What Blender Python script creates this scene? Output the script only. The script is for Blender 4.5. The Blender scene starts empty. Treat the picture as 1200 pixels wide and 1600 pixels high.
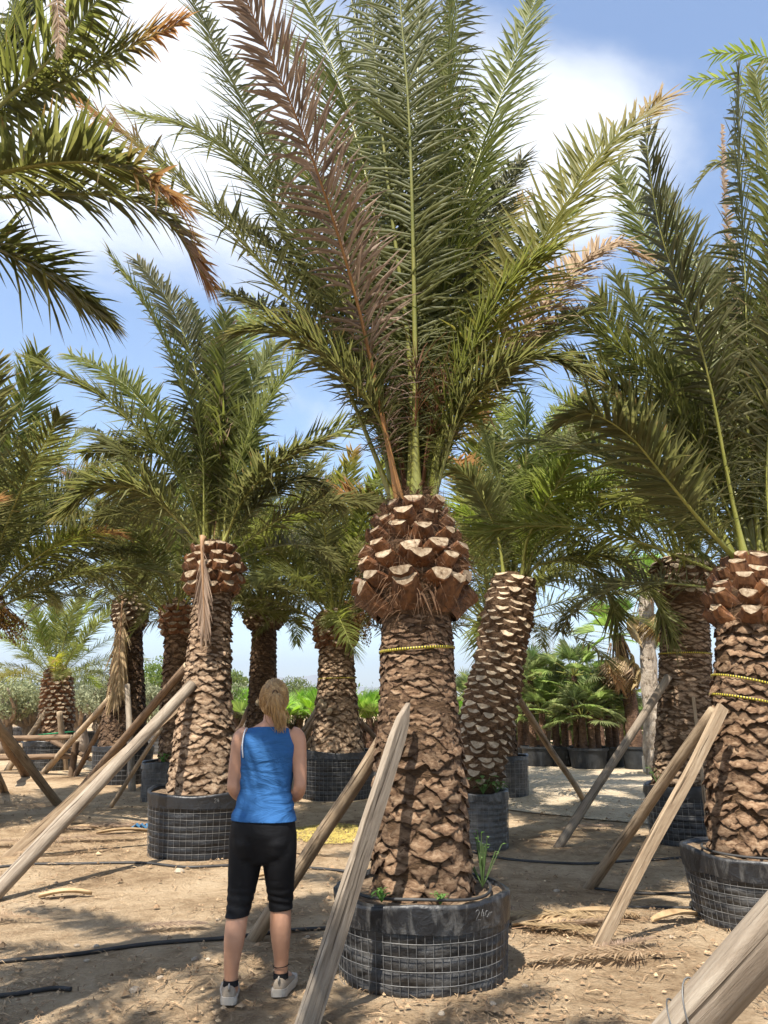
import bpy, bmesh, math, random
import numpy as np
from mathutils import Vector, Matrix, noise

scene = bpy.context.scene
COL = scene.collection
R = math.radians

# ---------------------------------------------------------------- camera
cam_d = bpy.data.cameras.new('camera')
cam = bpy.data.objects.new('camera', cam_d); COL.objects.link(cam)
cam.location = (0, 0, 1.5)
cam.rotation_euler = (R(90 + 14), 0, 0)
cam_d.sensor_fit = 'HORIZONTAL'
cam_d.sensor_width = 36.0
cam_d.lens = 36.0
cam_d.clip_start = 0.05
cam_d.clip_end = 20000
scene.camera = cam

# ---------------------------------------------------------------- light
SUN_EL = R(59)
TO_SUN = Vector((-0.44, -0.90, 0)).normalized()          # behind the camera, to the left
sun_vec = TO_SUN * math.cos(SUN_EL) + Vector((0, 0, math.sin(SUN_EL)))
sd = bpy.data.lights.new('sun', 'SUN'); sd.energy = 5.0; sd.angle = R(0.53); sd.color = (1.0, 0.945, 0.86)
so = bpy.data.objects.new('sun', sd); COL.objects.link(so)
so.rotation_euler = (-sun_vec).to_track_quat('-Z', 'Y').to_euler(); so.location = (-10, -20, 30)

world = bpy.data.worlds.new('World'); scene.world = world; world.use_nodes = True
wn = world.node_tree.nodes; wl = world.node_tree.links; wn.clear()
def W(t, **k):
    n = wn.new(t)
    for a, b in k.items(): setattr(n, a, b)
    return n
def Wm(op, a, b=None, c=None, clamp=False):
    n = wn.new('ShaderNodeMath'); n.operation = op; n.use_clamp = clamp
    for i, v in enumerate((a, b, c)):
        if v is None: continue
        if isinstance(v, (int, float)): n.inputs[i].default_value = v
        else: wl.new(v, n.inputs[i])
    return n.outputs[0]
sky = W('ShaderNodeTexSky', sky_type='NISHITA', sun_disc=False, sun_elevation=SUN_EL,
        sun_rotation=math.atan2(TO_SUN.x, TO_SUN.y), air_density=1.0, dust_density=0.7, ozone_density=1.6, altitude=60)
tc = W('ShaderNodeTexCoord')
sep = W('ShaderNodeSeparateXYZ'); wl.new(tc.outputs['Generated'], sep.inputs[0])
zz = Wm('ADD', Wm('MAXIMUM', sep.outputs[2], 0.0), 0.16)
cx = Wm('DIVIDE', sep.outputs[0], zz); cy = Wm('DIVIDE', sep.outputs[1], zz)
cmb = W('ShaderNodeCombineXYZ'); wl.new(cx, cmb.inputs[0]); wl.new(cy, cmb.inputs[1])
off = W('ShaderNodeVectorMath', operation='ADD'); wl.new(cmb.outputs[0], off.inputs[0]); off.inputs[1].default_value = (3.15, 1.2, 0.3)
nz = W('ShaderNodeTexNoise'); nz.inputs['Scale'].default_value = 1.15; nz.inputs['Detail'].default_value = 9
nz.inputs['Roughness'].default_value = 0.56; nz.inputs['Distortion'].default_value = 0.35
wl.new(off.outputs[0], nz.inputs['Vector'])
# two broad cloud banks (left high, right high) on top of the free noise
def bank(c, s, amp):
    dx = Wm('MULTIPLY', Wm('SUBTRACT', cx, c[0]), 1 / s[0]); dy = Wm('MULTIPLY', Wm('SUBTRACT', cy, c[1]), 1 / s[1])
    r2 = Wm('ADD', Wm('MULTIPLY', dx, dx), Wm('MULTIPLY', dy, dy))
    return Wm('MULTIPLY', Wm('EXPONENT', Wm('MULTIPLY', r2, -1.0)), amp)
dens = nz.outputs['Fac']
for c, s, a in (((-.44, .98), (.40, .34), .34), ((-.30, .62), (.34, .22), .22), ((.29, 1.04), (.23, .26), .34), ((.36, .70), (.26, .12), -.25), ((-.65, 1.55), (.4, .2), -.2), ((.4, 1.65), (.5, .3), -.10)):
    dens = Wm('ADD', dens, bank(c, s, a))
cr = W('ShaderNodeValToRGB'); cr.color_ramp.elements[0].position = 0.50; cr.color_ramp.elements[1].position = 0.76
cr.color_ramp.elements[0].color = (0, 0, 0, 1); cr.color_ramp.elements[1].color = (1, 1, 1, 1); cr.color_ramp.interpolation = 'EASE'
wl.new(dens, cr.inputs[0])
mx = W('ShaderNodeMix', data_type='RGBA'); lowclear = Wm('MULTIPLY', Wm('SUBTRACT', sep.outputs[2], 0.10), 3.6, clamp=True)
wl.new(Wm('MULTIPLY', Wm('MULTIPLY', cr.outputs[0], 0.93), lowclear), mx.inputs[0])
wl.new(sky.outputs[0], mx.inputs[6]); mx.inputs[7].default_value = (4.3, 4.42, 4.65, 1)
bg = W('ShaderNodeBackground'); bg.inputs[1].default_value = 0.125
wl.new(mx.outputs[2], bg.inputs[0])
wo = W('ShaderNodeOutputWorld'); wl.new(bg.outputs[0], wo.inputs[0])

vs = scene.view_settings
vs.view_transform = 'Standard'; vs.look = 'None'; vs.exposure = 1.15; vs.gamma = 1.0; vs.use_curve_mapping = False
scene.cycles.use_denoising = True
scene.cycles.max_bounces = 6; scene.cycles.transparent_max_bounces = 4; scene.cycles.diffuse_bounces = 4; scene.cycles.transmission_bounces = 4

# ---------------------------------------------------------------- materials
MATS = {}
def new_mat(name):
    m = bpy.data.materials.new(name); m.use_nodes = True; m.node_tree.nodes.clear(); MATS[name] = m
    return m, m.node_tree.nodes, m.node_tree.links
class NT:
    """small node-tree helper"""
    def __init__(s, name):
        s.m, s.n, s.l = new_mat(name)
    def node(s, t, **k):
        n = s.n.new(t)
        for a, b in k.items(): setattr(n, a, b)
        return n
    def set(s, sock, v):
        if hasattr(v, 'is_output') or hasattr(v, 'links'): s.l.new(v, sock)
        elif isinstance(v, (tuple, list)) and sock.type == 'RGBA' and len(v) == 3: sock.default_value = (*v, 1)
        else: sock.default_value = v
    def math(s, op, a, b=0.0, c=None, clamp=False):
        n = s.node('ShaderNodeMath', operation=op, use_clamp=clamp)
        s.set(n.inputs[0], a); s.set(n.inputs[1], b)
        if c is not None: s.set(n.inputs[2], c)
        return n.outputs[0]
    def coord(s, kind='Object', scale=(1, 1, 1)):
        if kind == 'Position':
            o = s.node('ShaderNodeNewGeometry').outputs['Position']
        else:
            o = s.node('ShaderNodeTexCoord').outputs[kind]
        mp = s.node('ShaderNodeMapping'); s.l.new(o, mp.inputs[0]); mp.inputs['Scale'].default_value = scale
        return mp.outputs[0]
    def noise(s, vec, scale, detail=5, rough=0.6, dist=0.0):
        n = s.node('ShaderNodeTexNoise'); s.l.new(vec, n.inputs['Vector'])
        n.inputs['Scale'].default_value = scale; n.inputs['Detail'].default_value = detail
        n.inputs['Roughness'].default_value = rough; n.inputs['Distortion'].default_value = dist
        return n.outputs['Fac']
    def ramp(s, fac, stops):
        n = s.node('ShaderNodeValToRGB'); s.l.new(fac, n.inputs[0]); e = n.color_ramp.elements
        while len(e) < len(stops): e.new(0.5)
        for i, (p, c) in enumerate(stops):
            e[i].position = p; e[i].color = (*c, 1) if len(c) == 3 else c
        return n.outputs[0]
    def mix(s, fac, a, b, blend='MIX'):
        n = s.node('ShaderNodeMix', data_type='RGBA', blend_type=blend)
        s.set(n.inputs[0], fac); s.set(n.inputs[6], a); s.set(n.inputs[7], b)
        return n.outputs[2]
    def rnd(s):
        a = s.node('ShaderNodeObjectInfo').outputs['Random']
        b = s.node('ShaderNodeNewGeometry').outputs['Random Per Island']
        return s.math('FRACT', s.math('ADD', a, b))
    def hsv(s, col, val=1.0, sat=1.0, hue=0.5):
        n = s.node('ShaderNodeHueSaturation'); s.set(n.inputs['Hue'], hue); s.set(n.inputs['Saturation'], sat)
        s.set(n.inputs['Value'], val); s.set(n.inputs['Color'], col); return n.outputs[0]
    def bump(s, h, strength=0.5, dist=0.01):
        n = s.node('ShaderNodeBump'); n.inputs['Strength'].default_value = strength; n.inputs['Distance'].default_value = dist
        s.l.new(h, n.inputs['Height']); return n.outputs[0]
    def out(s, col, rough=0.8, normal=None, spec=0.3, metal=0.0, transl=None, tw=0.3):
        p = s.node('ShaderNodeBsdfPrincipled'); s.set(p.inputs['Base Color'], col); s.set(p.inputs['Roughness'], rough)
        p.inputs['Specular IOR Level'].default_value = spec; p.inputs['Metallic'].default_value = metal
        if normal is not None: s.l.new(normal, p.inputs['Normal'])
        o = s.node('ShaderNodeOutputMaterial'); sh = p.outputs[0]
        if transl is not None:
            t = s.node('ShaderNodeBsdfTranslucent'); s.set(t.inputs[0], transl)
            mxs = s.node('ShaderNodeMixShader'); s.set(mxs.inputs[0], tw)
            s.l.new(sh, mxs.inputs[1]); s.l.new(t.outputs[0], mxs.inputs[2]); sh = mxs.outputs[0]
        s.l.new(sh, o.inputs[0]); return s.m

def leaf_material(name, c1, c2, tip, tip_at=0.9, tw=0.42, rough=0.42, yellow=0.0):
    t = NT(name)
    lu = t.node('ShaderNodeAttribute', attribute_name='lu').outputs['Fac']
    lv = t.node('ShaderNodeAttribute', attribute_name='lv').outputs['Fac']
    obj = t.node('ShaderNodeObjectInfo').outputs['Random']
    isl = t.node('ShaderNodeNewGeometry').outputs['Random Per Island']
    c = t.mix(isl, c1, c2)
    c = t.hsv(c, val=t.math('MULTIPLY_ADD', t.math('ADD', obj, isl), 0.40, 0.60), hue=t.math('MULTIPLY_ADD', obj, 0.030, 0.487), sat=t.math('MULTIPLY_ADD', obj, 0.25, 0.80))
    a = t.math('MULTIPLY', t.math('SUBTRACT', t.math('ADD', t.math('ADD', lu, t.math('MULTIPLY', lv, 0.10)), t.math('MULTIPLY', isl, 0.06)), tip_at), 6.0, clamp=True)
    b = t.math('MULTIPLY', t.math('SUBTRACT', lv, t.math('MULTIPLY_ADD', isl, 0.5, 0.70)), 5.0, clamp=True)
    c = t.mix(t.math('MAXIMUM', a, t.math('MULTIPLY', b, 0.75)), c, tip)
    t.out(c, rough + 0.1, None, 0.25, transl=t.hsv(c, val=2.1, sat=1.12), tw=tw)
leaf_material('frond_leaf', (0.090, 0.098, 0.022), (0.138, 0.138, 0.042), (0.24, 0.155, 0.075), 1.06)
leaf_material('frond_leaf_brown_tip', (0.088, 0.094, 0.022), (0.132, 0.128, 0.040), (0.22, 0.125, 0.060), 0.80)
leaf_material('frond_leaf_fresh', (0.120, 0.142, 0.028), (0.175, 0.190, 0.050), (0.30, 0.24, 0.10), 1.08, tw=0.46)
leaf_material('frond_leaf_yellow', (0.16, 0.165, 0.030), (0.20, 0.180, 0.040), (0.30, 0.20, 0.08), 0.92, tw=0.44)
leaf_material('frond_leaf_dead', (0.25, 0.165, 0.095), (0.34, 0.240, 0.150), (0.40, 0.30, 0.20), 1.02, tw=0.25, rough=0.55)
leaf_material('fan_leaf', (0.15, 0.19, 0.058), (0.225, 0.265, 0.10), (0.30, 0.25, 0.12), 1.5, tw=0.46)
leaf_material('fan_leaf_bright', (0.150, 0.260, 0.035), (0.240, 0.360, 0.055), (0.34, 0.33, 0.12), 1.5, tw=0.36)
leaf_material('fan_leaf_dead', (0.30, 0.20, 0.095), (0.40, 0.29, 0.15), (0.36, 0.26, 0.15), 1.3, tw=0.2, rough=0.6)
leaf_material('olive_leaf', (0.16, 0.175, 0.085), (0.26, 0.265, 0.145), (0.26, 0.25, 0.15), 1.5, tw=0.2, rough=0.5)
leaf_material('bush_leaf', (0.070, 0.115, 0.022), (0.150, 0.180, 0.035), (0.22, 0.20, 0.06), 1.5, tw=0.3)
leaf_material('weed_leaf', (0.080, 0.160, 0.030), (0.120, 0.220, 0.050), (0.2, 0.22, 0.06), 1.5, tw=0.35)

def simple(name, stops, scale, kind='Object', cscale=(1, 1, 1), rough=0.85, bump=0.5, bdist=0.01, bscale=None, rnd=0.35, detail=6, spec=0.25, dist=0.0, metal=0.0):
    t = NT(name); v = t.coord(kind, cscale)
    f = t.noise(v, scale, detail, 0.65, dist); c = t.ramp(f, stops)
    if rnd: c = t.hsv(c, val=t.math('MULTIPLY_ADD', t.rnd(), rnd, 1 - rnd / 2))
    nrm = t.bump(t.noise(v, bscale or scale * 2, 8, 0.7, dist), bump, bdist) if bump else None
    return t.out(c, rough, nrm, spec, metal)
simple('trunk_fibre', [(0.30, (0.030, 0.017, 0.009)), (0.52, (0.105, 0.060, 0.030)), (0.75, (0.20, 0.125, 0.068))], 9, cscale=(1, 1, 3.2), bump=1.0, bdist=0.03, rnd=0, dist=0.8)
simple('leaf_scar', [(0.30, (0.060, 0.032, 0.017)), (0.46, (0.190, 0.112, 0.062)), (0.62, (0.33, 0.222, 0.135)), (0.8, (0.43, 0.32, 0.21))], 5, 'Position', (4, 4, 9), bump=1.0, bdist=0.010, bscale=34, rnd=0.75, dist=0.6)
simple('leaf_scar_pale', [(0.28, (0.100, 0.060, 0.034)), (0.44, (0.27, 0.175, 0.105)), (0.60, (0.42, 0.305, 0.200)), (0.8, (0.52, 0.41, 0.29))], 5, 'Position', (4, 4, 9), bump=1.0, bdist=0.010, bscale=34, rnd=0.6, dist=0.6)
simple('stub_cut_pale', [(0.28, (0.14, 0.092, 0.055)), (0.44, (0.32, 0.240, 0.155)), (0.75, (0.52, 0.44, 0.33))], 26, 'Position', bump=0.6, bdist=0.004, bscale=60, rnd=0.4)
simple('leaf_scar_dark', [(0.30, (0.028, 0.016, 0.009)), (0.48, (0.105, 0.062, 0.034)), (0.75, (0.25, 0.165, 0.100))], 5, 'Position', (4, 4, 9), bump=0.9, bdist=0.012, bscale=14, rnd=0.55, dist=0.6)
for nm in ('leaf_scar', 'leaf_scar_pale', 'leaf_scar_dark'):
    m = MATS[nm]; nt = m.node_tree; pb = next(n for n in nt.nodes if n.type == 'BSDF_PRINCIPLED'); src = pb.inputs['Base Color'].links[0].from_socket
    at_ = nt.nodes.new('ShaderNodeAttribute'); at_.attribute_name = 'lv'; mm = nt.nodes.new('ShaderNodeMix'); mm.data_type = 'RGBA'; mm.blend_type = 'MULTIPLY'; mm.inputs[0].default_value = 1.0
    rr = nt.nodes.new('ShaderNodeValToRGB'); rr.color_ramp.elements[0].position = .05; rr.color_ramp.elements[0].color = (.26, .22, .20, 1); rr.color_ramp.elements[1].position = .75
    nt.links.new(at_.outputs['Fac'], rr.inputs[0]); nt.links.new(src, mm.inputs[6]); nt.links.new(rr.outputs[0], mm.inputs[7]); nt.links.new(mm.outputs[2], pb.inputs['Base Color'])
simple('stub_body', [(0.30, (0.035, 0.015, 0.007)), (0.5, (0.125, 0.050, 0.018)), (0.75, (0.25, 0.115, 0.045))], 22, 'Position', (1, 1, .4), rough=0.55, bump=0.5, bdist=0.006, rnd=0.4, spec=0.4)
simple('stub_cut', [(0.30, (0.07, 0.042, 0.022)), (0.43, (0.19, 0.132, 0.080)), (0.56, (0.30, 0.232, 0.155)), (0.75, (0.41, 0.34, 0.245))], 30, 'Position', bump=0.6, bdist=0.004, bscale=60, rnd=0.35)
simple('fibre', [(0.3, (0.045, 0.024, 0.013)), (0.7, (0.17, 0.095, 0.050))], 30, 'Position', bump=0, rnd=0.7)
simple('rachis', [(0.3, (0.15, 0.165, 0.030)), (0.7, (0.26, 0.245, 0.060))], 3, bump=0, rough=0.4, rnd=0.4, spec=0.5)
simple('rachis_orange', [(0.3, (0.19, 0.085, 0.022)), (0.7, (0.30, 0.150, 0.045))], 3, bump=0, rough=0.45, rnd=0.3, spec=0.5)
simple('rachis_dead', [(0.3, (0.22, 0.120, 0.060)), (0.7, (0.36, 0.230, 0.130))], 4, bump=0, rough=0.6, rnd=0.3)
def pole_material(name, dark, mid, light):
    t = NT(name); v = t.coord('Object', (1, 1, .05))
    g = t.noise(v, 55, 8, 0.7, 0.8); b = t.noise(t.coord('Object', (1, 1, .35)), 7, 6, 0.65, 1.5)
    cr_ = t.noise(t.coord('Object', (1, 1, .028)), 34, 5, 0.55, 1.0)
    c = t.ramp(t.math('ADD', t.math('MULTIPLY', g, .55), t.math('MULTIPLY', b, .45)), [(.34, dark), (.5, mid), (.66, light)])
    crack = t.math('MULTIPLY', t.math('SUBTRACT', cr_, 0.60), 14.0, clamp=True)
    vo = t.node('ShaderNodeTexVoronoi'); t.l.new(t.coord('Object', (1, 1, .55)), vo.inputs['Vector']); vo.inputs['Scale'].default_value = 5.5
    knot = t.math('MULTIPLY', t.math('SUBTRACT', 0.13, vo.outputs['Distance']), 12.0, clamp=True)
    c = t.mix(t.math('MAXIMUM', crack, t.math('MULTIPLY', knot, .7)), c, tuple(x * .5 for x in dark))
    c = t.hsv(c, val=t.math('MULTIPLY_ADD', t.rnd(), .35, .82))
    h = t.math('SUBTRACT', t.math('ADD', g, t.math('MULTIPLY', b, .6)), t.math('MULTIPLY', crack, 1.2))
    t.out(c, .85, t.bump(h, .8, .008), .2)
pole_material('wood_pole', (0.165, 0.110, 0.066), (0.30, 0.220, 0.140), (0.43, 0.335, 0.230))
pole_material('wood_pole_grey', (0.155, 0.118, 0.084), (0.275, 0.222, 0.165), (0.40, 0.340, 0.265))
pole_material('wood_pole_dark', (0.070, 0.044, 0.026), (0.150, 0.098, 0.060), (0.235, 0.165, 0.105))
simple('wood_end', [(0.3, (0.26, 0.19, 0.115)), (0.7, (0.42, 0.33, 0.22))], 30, bump=0.3, bdist=0.003)
simple('wire', [(0.35, (0.10, 0.10, 0.098)), (0.65, (0.22, 0.215, 0.205))], 12, bump=0, rough=0.5, rnd=0, metal=0.4)
simple('soil', [(0.3, (0.075, 0.045, 0.025)), (0.5, (0.19, 0.13, 0.080)), (0.72, (0.36, 0.27, 0.17))], 18, bump=1.0, bdist=0.03, rnd=0)
simple('hose', [(0.3, (0.018, 0.018, 0.018)), (0.7, (0.06, 0.056, 0.052))], 6, bump=0, rough=0.5, rnd=0)
simple('plastic_pot', [(0.3, (0.012, 0.013, 0.014)), (0.6, (0.030, 0.032, 0.034)), (0.8, (0.09, 0.085, 0.075))], 5, bump=0.2, rough=0.5, rnd=0.3)
simple('stone', [(0.3, (0.25, 0.19, 0.13)), (0.7, (0.48, 0.40, 0.30))], 8, 'Position', bump=0.5, rnd=0.5)
simple('litter', [(0.3, (0.10, 0.060, 0.032)), (0.5, (0.26, 0.17, 0.095)), (0.75, (0.48, 0.36, 0.22))], 9, 'Position', bump=0, rnd=0.8)
simple('dry_leaf', [(0.3, (0.22, 0.140, 0.070)), (0.7, (0.45, 0.32, 0.18))], 9, 'Position', bump=0.2, rnd=0.5)
simple('yellow_petal', [(0.3, (0.25, 0.19, 0.05)), (0.7, (0.40, 0.315, 0.085))], 9, 'Position', bump=0, rnd=0.4)
simple('fruit', [(0.3, (0.10, 0.055, 0.010)), (0.7, (0.28, 0.165, 0.030))], 9, 'Position', bump=0, rnd=0.6, rough=0.5)
simple('olive_bark', [(0.3, (0.11, 0.080, 0.055)), (0.7, (0.34, 0.265, 0.195))], 6, cscale=(1, 1, .3), bump=1, bdist=0.03, rnd=0.2)
simple('fan_trunk', [(0.3, (0.055, 0.031, 0.019)), (0.55, (0.15, 0.086, 0.052)), (0.8, (0.30, 0.195, 0.125))], 12, 'Position', (1, 1, 2.5), bump=1, bdist=0.04, rnd=0.3)
simple('pale_bark', [(0.3, (0.20, 0.155, 0.115)), (0.55, (0.42, 0.35, 0.27)), (0.8, (0.58, 0.51, 0.42))], 9, 'Position', (1, 1, .8), bump=1, bdist=0.03, rnd=0.5)
simple('rock', [(0.3, (0.20, 0.185, 0.16)), (0.7, (0.36, 0.32, 0.27))], 0.004, 'Position', bump=0, rnd=0)
simple('blue_plastic', [(0.3, (0.03, 0.10, 0.20)), (0.7, (0.06, 0.17, 0.30))], 9, bump=0, rough=0.4, rnd=0)
simple('cement', [(0.3, (0.40, 0.38, 0.34)), (0.7, (0.58, 0.55, 0.50))], 9, bump=0.4, bdist=0.01)
simple('chalk', [(0.3, (0.10, 0.10, 0.10)), (0.7, (0.26, 0.26, 0.25))], 60, bump=0, rnd=0)
simple('green_tie', [(0.3, (0.02, 0.16, 0.07)), (0.7, (0.04, 0.26, 0.12))], 9, bump=0, rnd=0)

# dusty black fabric of the grow bags: black sheet, pale dust, more of it low down and on one flank
t = NT('bag_fabric'); v = t.coord('Object')
f = t.noise(v, 5, 8, 0.7, 0.6); g = t.noise(t.coord('Object', (2, 2, 14)), 3, 6, 0.7)
amt = t.node('ShaderNodeAttribute', attribute_name='dust', attribute_type='OBJECT').outputs['Fac']
d = t.math('MULTIPLY', t.math('SUBTRACT', t.math('MULTIPLY', t.math('ADD', f, g), 0.5), t.math('SUBTRACT', 0.60, amt)), 3.0, clamp=True)
c = t.mix(d, (0.010, 0.010, 0.011), (0.16, 0.15, 0.135))
t.out(c, 0.50, t.bump(t.noise(v, 16, 8, 0.7, 1.0), 0.6, 0.012), 0.5)
t = NT('bag_collar'); v = t.coord('Object')
f = t.noise(t.coord('Object', (3, 3, 1)), 4, 8, 0.7, 1.2)
amt = t.node('ShaderNodeAttribute', attribute_name='dust', attribute_type='OBJECT').outputs['Fac']
d = t.math('MULTIPLY', t.math('SUBTRACT', f, t.math('SUBTRACT', 0.64, amt)), 3.0, clamp=True)
t.out(t.mix(d, (0.010, 0.010, 0.011), (0.13, 0.125, 0.115)), 0.42, t.bump(t.noise(v, 9, 6, 0.6, 1.5), 0.5, 0.02), 0.5)

# tape: yellow with black ticks (print)
t = NT('tape')
lu = t.node('ShaderNodeAttribute', attribute_name='lu').outputs['Fac']; lv = t.node('ShaderNodeAttribute', attribute_name='lv').outputs['Fac']
tick = t.math('MULTIPLY', t.math('GREATER_THAN', t.math('FRACT', t.math('MULTIPLY', lu, 88)), 0.55), t.math('GREATER_THAN', lv, 0.22))
t.out(t.mix(tick, (0.42, 0.34, 0.035), (0.02, 0.02, 0.015)), 0.5)

# ground
t = NT('sandy_soil'); v = t.coord('Position')
a = t.noise(v, 0.55, 5, 0.6, 0.4); b = t.noise(v, 5.0, 8, 0.72, 0.5); c3 = t.noise(v, 38, 6, 0.75)
m = t.math('ADD', t.math('MULTIPLY', a, 0.45), t.math('ADD', t.math('MULTIPLY', b, 0.35), t.math('MULTIPLY', c3, 0.20)))
c = t.ramp(m, [(0.37, (0.135, 0.082, 0.042)), (0.45, (0.350, 0.240, 0.138)), (0.53, (0.530, 0.388, 0.240)), (0.65, (0.660, 0.515, 0.340))])
hh = t.math('ADD', t.math('MULTIPLY', b, 0.6), t.math('MULTIPLY', c3, 0.4))
t.out(c, 0.95, t.bump(hh, 1.0, 0.11), 0.15)
t = NT('gravel'); v = t.coord('Position')
vo = t.node('ShaderNodeTexVoronoi'); t.l.new(v, vo.inputs['Vector']); vo.inputs['Scale'].default_value = 26
a = t.noise(v, 1.2, 5, 0.6); b = t.noise(v, 30, 6, 0.7)
m = t.math('ADD', t.math('MULTIPLY', a, 0.5), t.math('MULTIPLY', b, 0.5))
c = t.ramp(m, [(0.35, (0.31, 0.24, 0.155)), (0.5, (0.43, 0.345, 0.235)), (0.66, (0.55, 0.46, 0.335))])
t.out(c, 0.95, t.bump(vo.outputs['Distance'], 0.8, 0.03), 0.15)

# clothes and skin
t = NT('skin'); v = t.coord('Object'); f = t.noise(v, 9, 5, 0.6)
p = t.ramp(f, [(0.3, (0.43, 0.215, 0.125)), (0.7, (0.52, 0.280, 0.175))])
t.out(p, 0.5, t.bump(t.noise(v, 120, 3), 0.08, 0.002), 0.4)
t = NT('hair'); f = t.noise(t.coord('Object', (1, 1, .25)), 55, 4, 0.6)
t.out(t.hsv(t.ramp(f, [(0.3, (0.22, 0.115, 0.040)), (0.55, (0.47, 0.290, 0.120)), (0.75, (0.64, 0.450, 0.220))]), val=t.math('MULTIPLY_ADD', t.rnd(), 0.5, 0.7)), 0.42, None, 0.5)
def cloth(name, c, rough, fold=0.25):
    t = NT(name); v = t.coord('Object', (1, 1, 2.6)); f = t.noise(v, 5.0, 4, 0.55, 1.2)
    w = t.noise(t.coord('Object'), 420, 2)
    cc = t.hsv(c, val=t.math('MULTIPLY_ADD', t.noise(v, 14, 4), 0.25, 0.87))
    t.out(cc, rough, t.bump(t.math('ADD', f, t.math('MULTIPLY', w, 0.03)), fold, 0.05), 0.2)
cloth('blue_jersey', (0.026, 0.100, 0.255), 0.85, 0.45)
cloth('black_lycra', (0.006, 0.006, 0.007), 0.72, 0.12)
cloth('white_cotton', (0.75, 0.74, 0.72), 0.8, 0.1)
cloth('shoe_fabric', (0.29, 0.235, 0.175), 0.8, 0.15)
cloth('shoe_sole', (0.40, 0.355, 0.295), 0.7, 0.05)
cloth('black_sock', (0.012, 0.012, 0.013), 0.9, 0.1)
t = NT('dark_eye'); t.out((0.02, 0.015, 0.01), 0.2)
t = NT('lip'); t.out((0.42, 0.14, 0.11), 0.4)

# ---------------------------------------------------------------- geometry helpers
class MB:
    """collects verts / faces / per-vertex lu, lv / per-face material into ONE mesh"""
    def __init__(s): s.v = []; s.f = []; s.mi = []; s.lu = []; s.lv = []
    def add(s, verts, faces, mi=0, lu=None, lv=None):
        o = len(s.v); s.v += [tuple(p) for p in verts]
        s.f += [tuple(i + o for i in f) for f in faces]; s.mi += [mi] * len(faces)
        n = len(verts); s.lu += lu if lu else [0.0] * n; s.lv += lv if lv else [0.0] * n
    def tube(s, pts, rad, seg=8, mi=0, cap=True, up=None, flat=1.0, jit=0.0, rng=None):
        pts = [Vector(p) for p in pts]; n = len(pts); V = []; F = []
        side = None
        for i, p in enumerate(pts):
            T = (pts[min(i + 1, n - 1)] - pts[max(i - 1, 0)]).normalized()
            if side is None:
                u = up or (Vector((0, 0, 1)) if abs(T.z) < 0.9 else Vector((1, 0, 0)))
                side = T.cross(u).normalized()
            else:
                side = (side - T * side.dot(T)).normalized()
            nn = side.cross(T)
            r = rad[i] if isinstance(rad, (list, tuple)) else rad
            for k in range(seg):
                a = 2 * math.pi * k / seg
                rr = r * (1 + (rng.uniform(-jit, jit) if jit else 0))
                V.append(p + side * math.cos(a) * rr + nn * math.sin(a) * rr * flat)
        for i in range(n - 1):
            for k in range(seg):
                k2 = (k + 1) % seg
                F.append((i * seg + k, i * seg + k2, (i + 1) * seg + k2, (i + 1) * seg + k))
        if cap:
            F.append(tuple(range(seg))[::-1]); F.append(tuple(range((n - 1) * seg, n * seg)))
        lu = [i / max(n - 1, 1) for i in range(n) for k in range(seg)]
        s.add(V, F, mi, lu, [0.0] * len(V))
    def mesh(s, name, mats, smooth=True, attrs=True):
        m = bpy.data.meshes.new(name); m.from_pydata(s.v, [], s.f)
        for k in mats: m.materials.append(MATS[k])
        if len(mats) > 1: m.polygons.foreach_set('material_index', s.mi)
        m.polygons.foreach_set('use_smooth', [smooth] * len(s.f))
        if attrs:
            for nm, arr in (('lu', s.lu), ('lv', s.lv)):
                a = m.attributes.new(nm, 'FLOAT', 'POINT'); a.data.foreach_set('value', arr)
        m.update(); return m
def link(name, mesh, parent=None, mat=None, label=None, cat=None, group=None, kind=None):
    o = bpy.data.objects.new(name, mesh); COL.objects.link(o)
    if parent is not None: o.parent = parent
    if mat is not None: o.matrix_basis = mat
    if label: o['label'] = label
    if cat: o['category'] = cat
    if group: o['group'] = group
    if kind: o['kind'] = kind
    return o
def empty(name, loc, label, cat, group=None):
    o = link(name, None, None, None, label, cat, group); o.location = loc; o.empty_display_size = 0.1
    return o
def catmull(pts, n):
    P = [Vector(p) for p in pts]; P = [P[0] * 2 - P[1]] + P + [P[-1] * 2 - P[-2]]
    seg = len(P) - 3; out = []
    for i in range(n + 1):
        u = i / n * seg; k = min(int(u), seg - 1); t = u - k
        a, b, c, d = P[k:k + 4]
        out.append(0.5 * ((2 * b) + (c - a) * t + (2 * a - 5 * b + 4 * c - d) * t * t + (3 * b - a - 3 * c + d) * t ** 3))
    return out
def lerp(a, b, t): return a + (b - a) * t
def prof(tab, t):
    for (a, x), (b, y) in zip(tab, tab[1:]):
        if t <= b: return lerp(x, y, max(0, (t - a) / (b - a)))
    return tab[-1][1]
def gz(x, y):
    d = math.hypot(x, y)
    return 0.030 * noise.noise(Vector((x * 0.45, y * 0.45, 3.1))) + 0.012 * noise.noise(Vector((x * 1.9, y * 1.9, 7.7))) if d < 60 else 0.0

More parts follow.
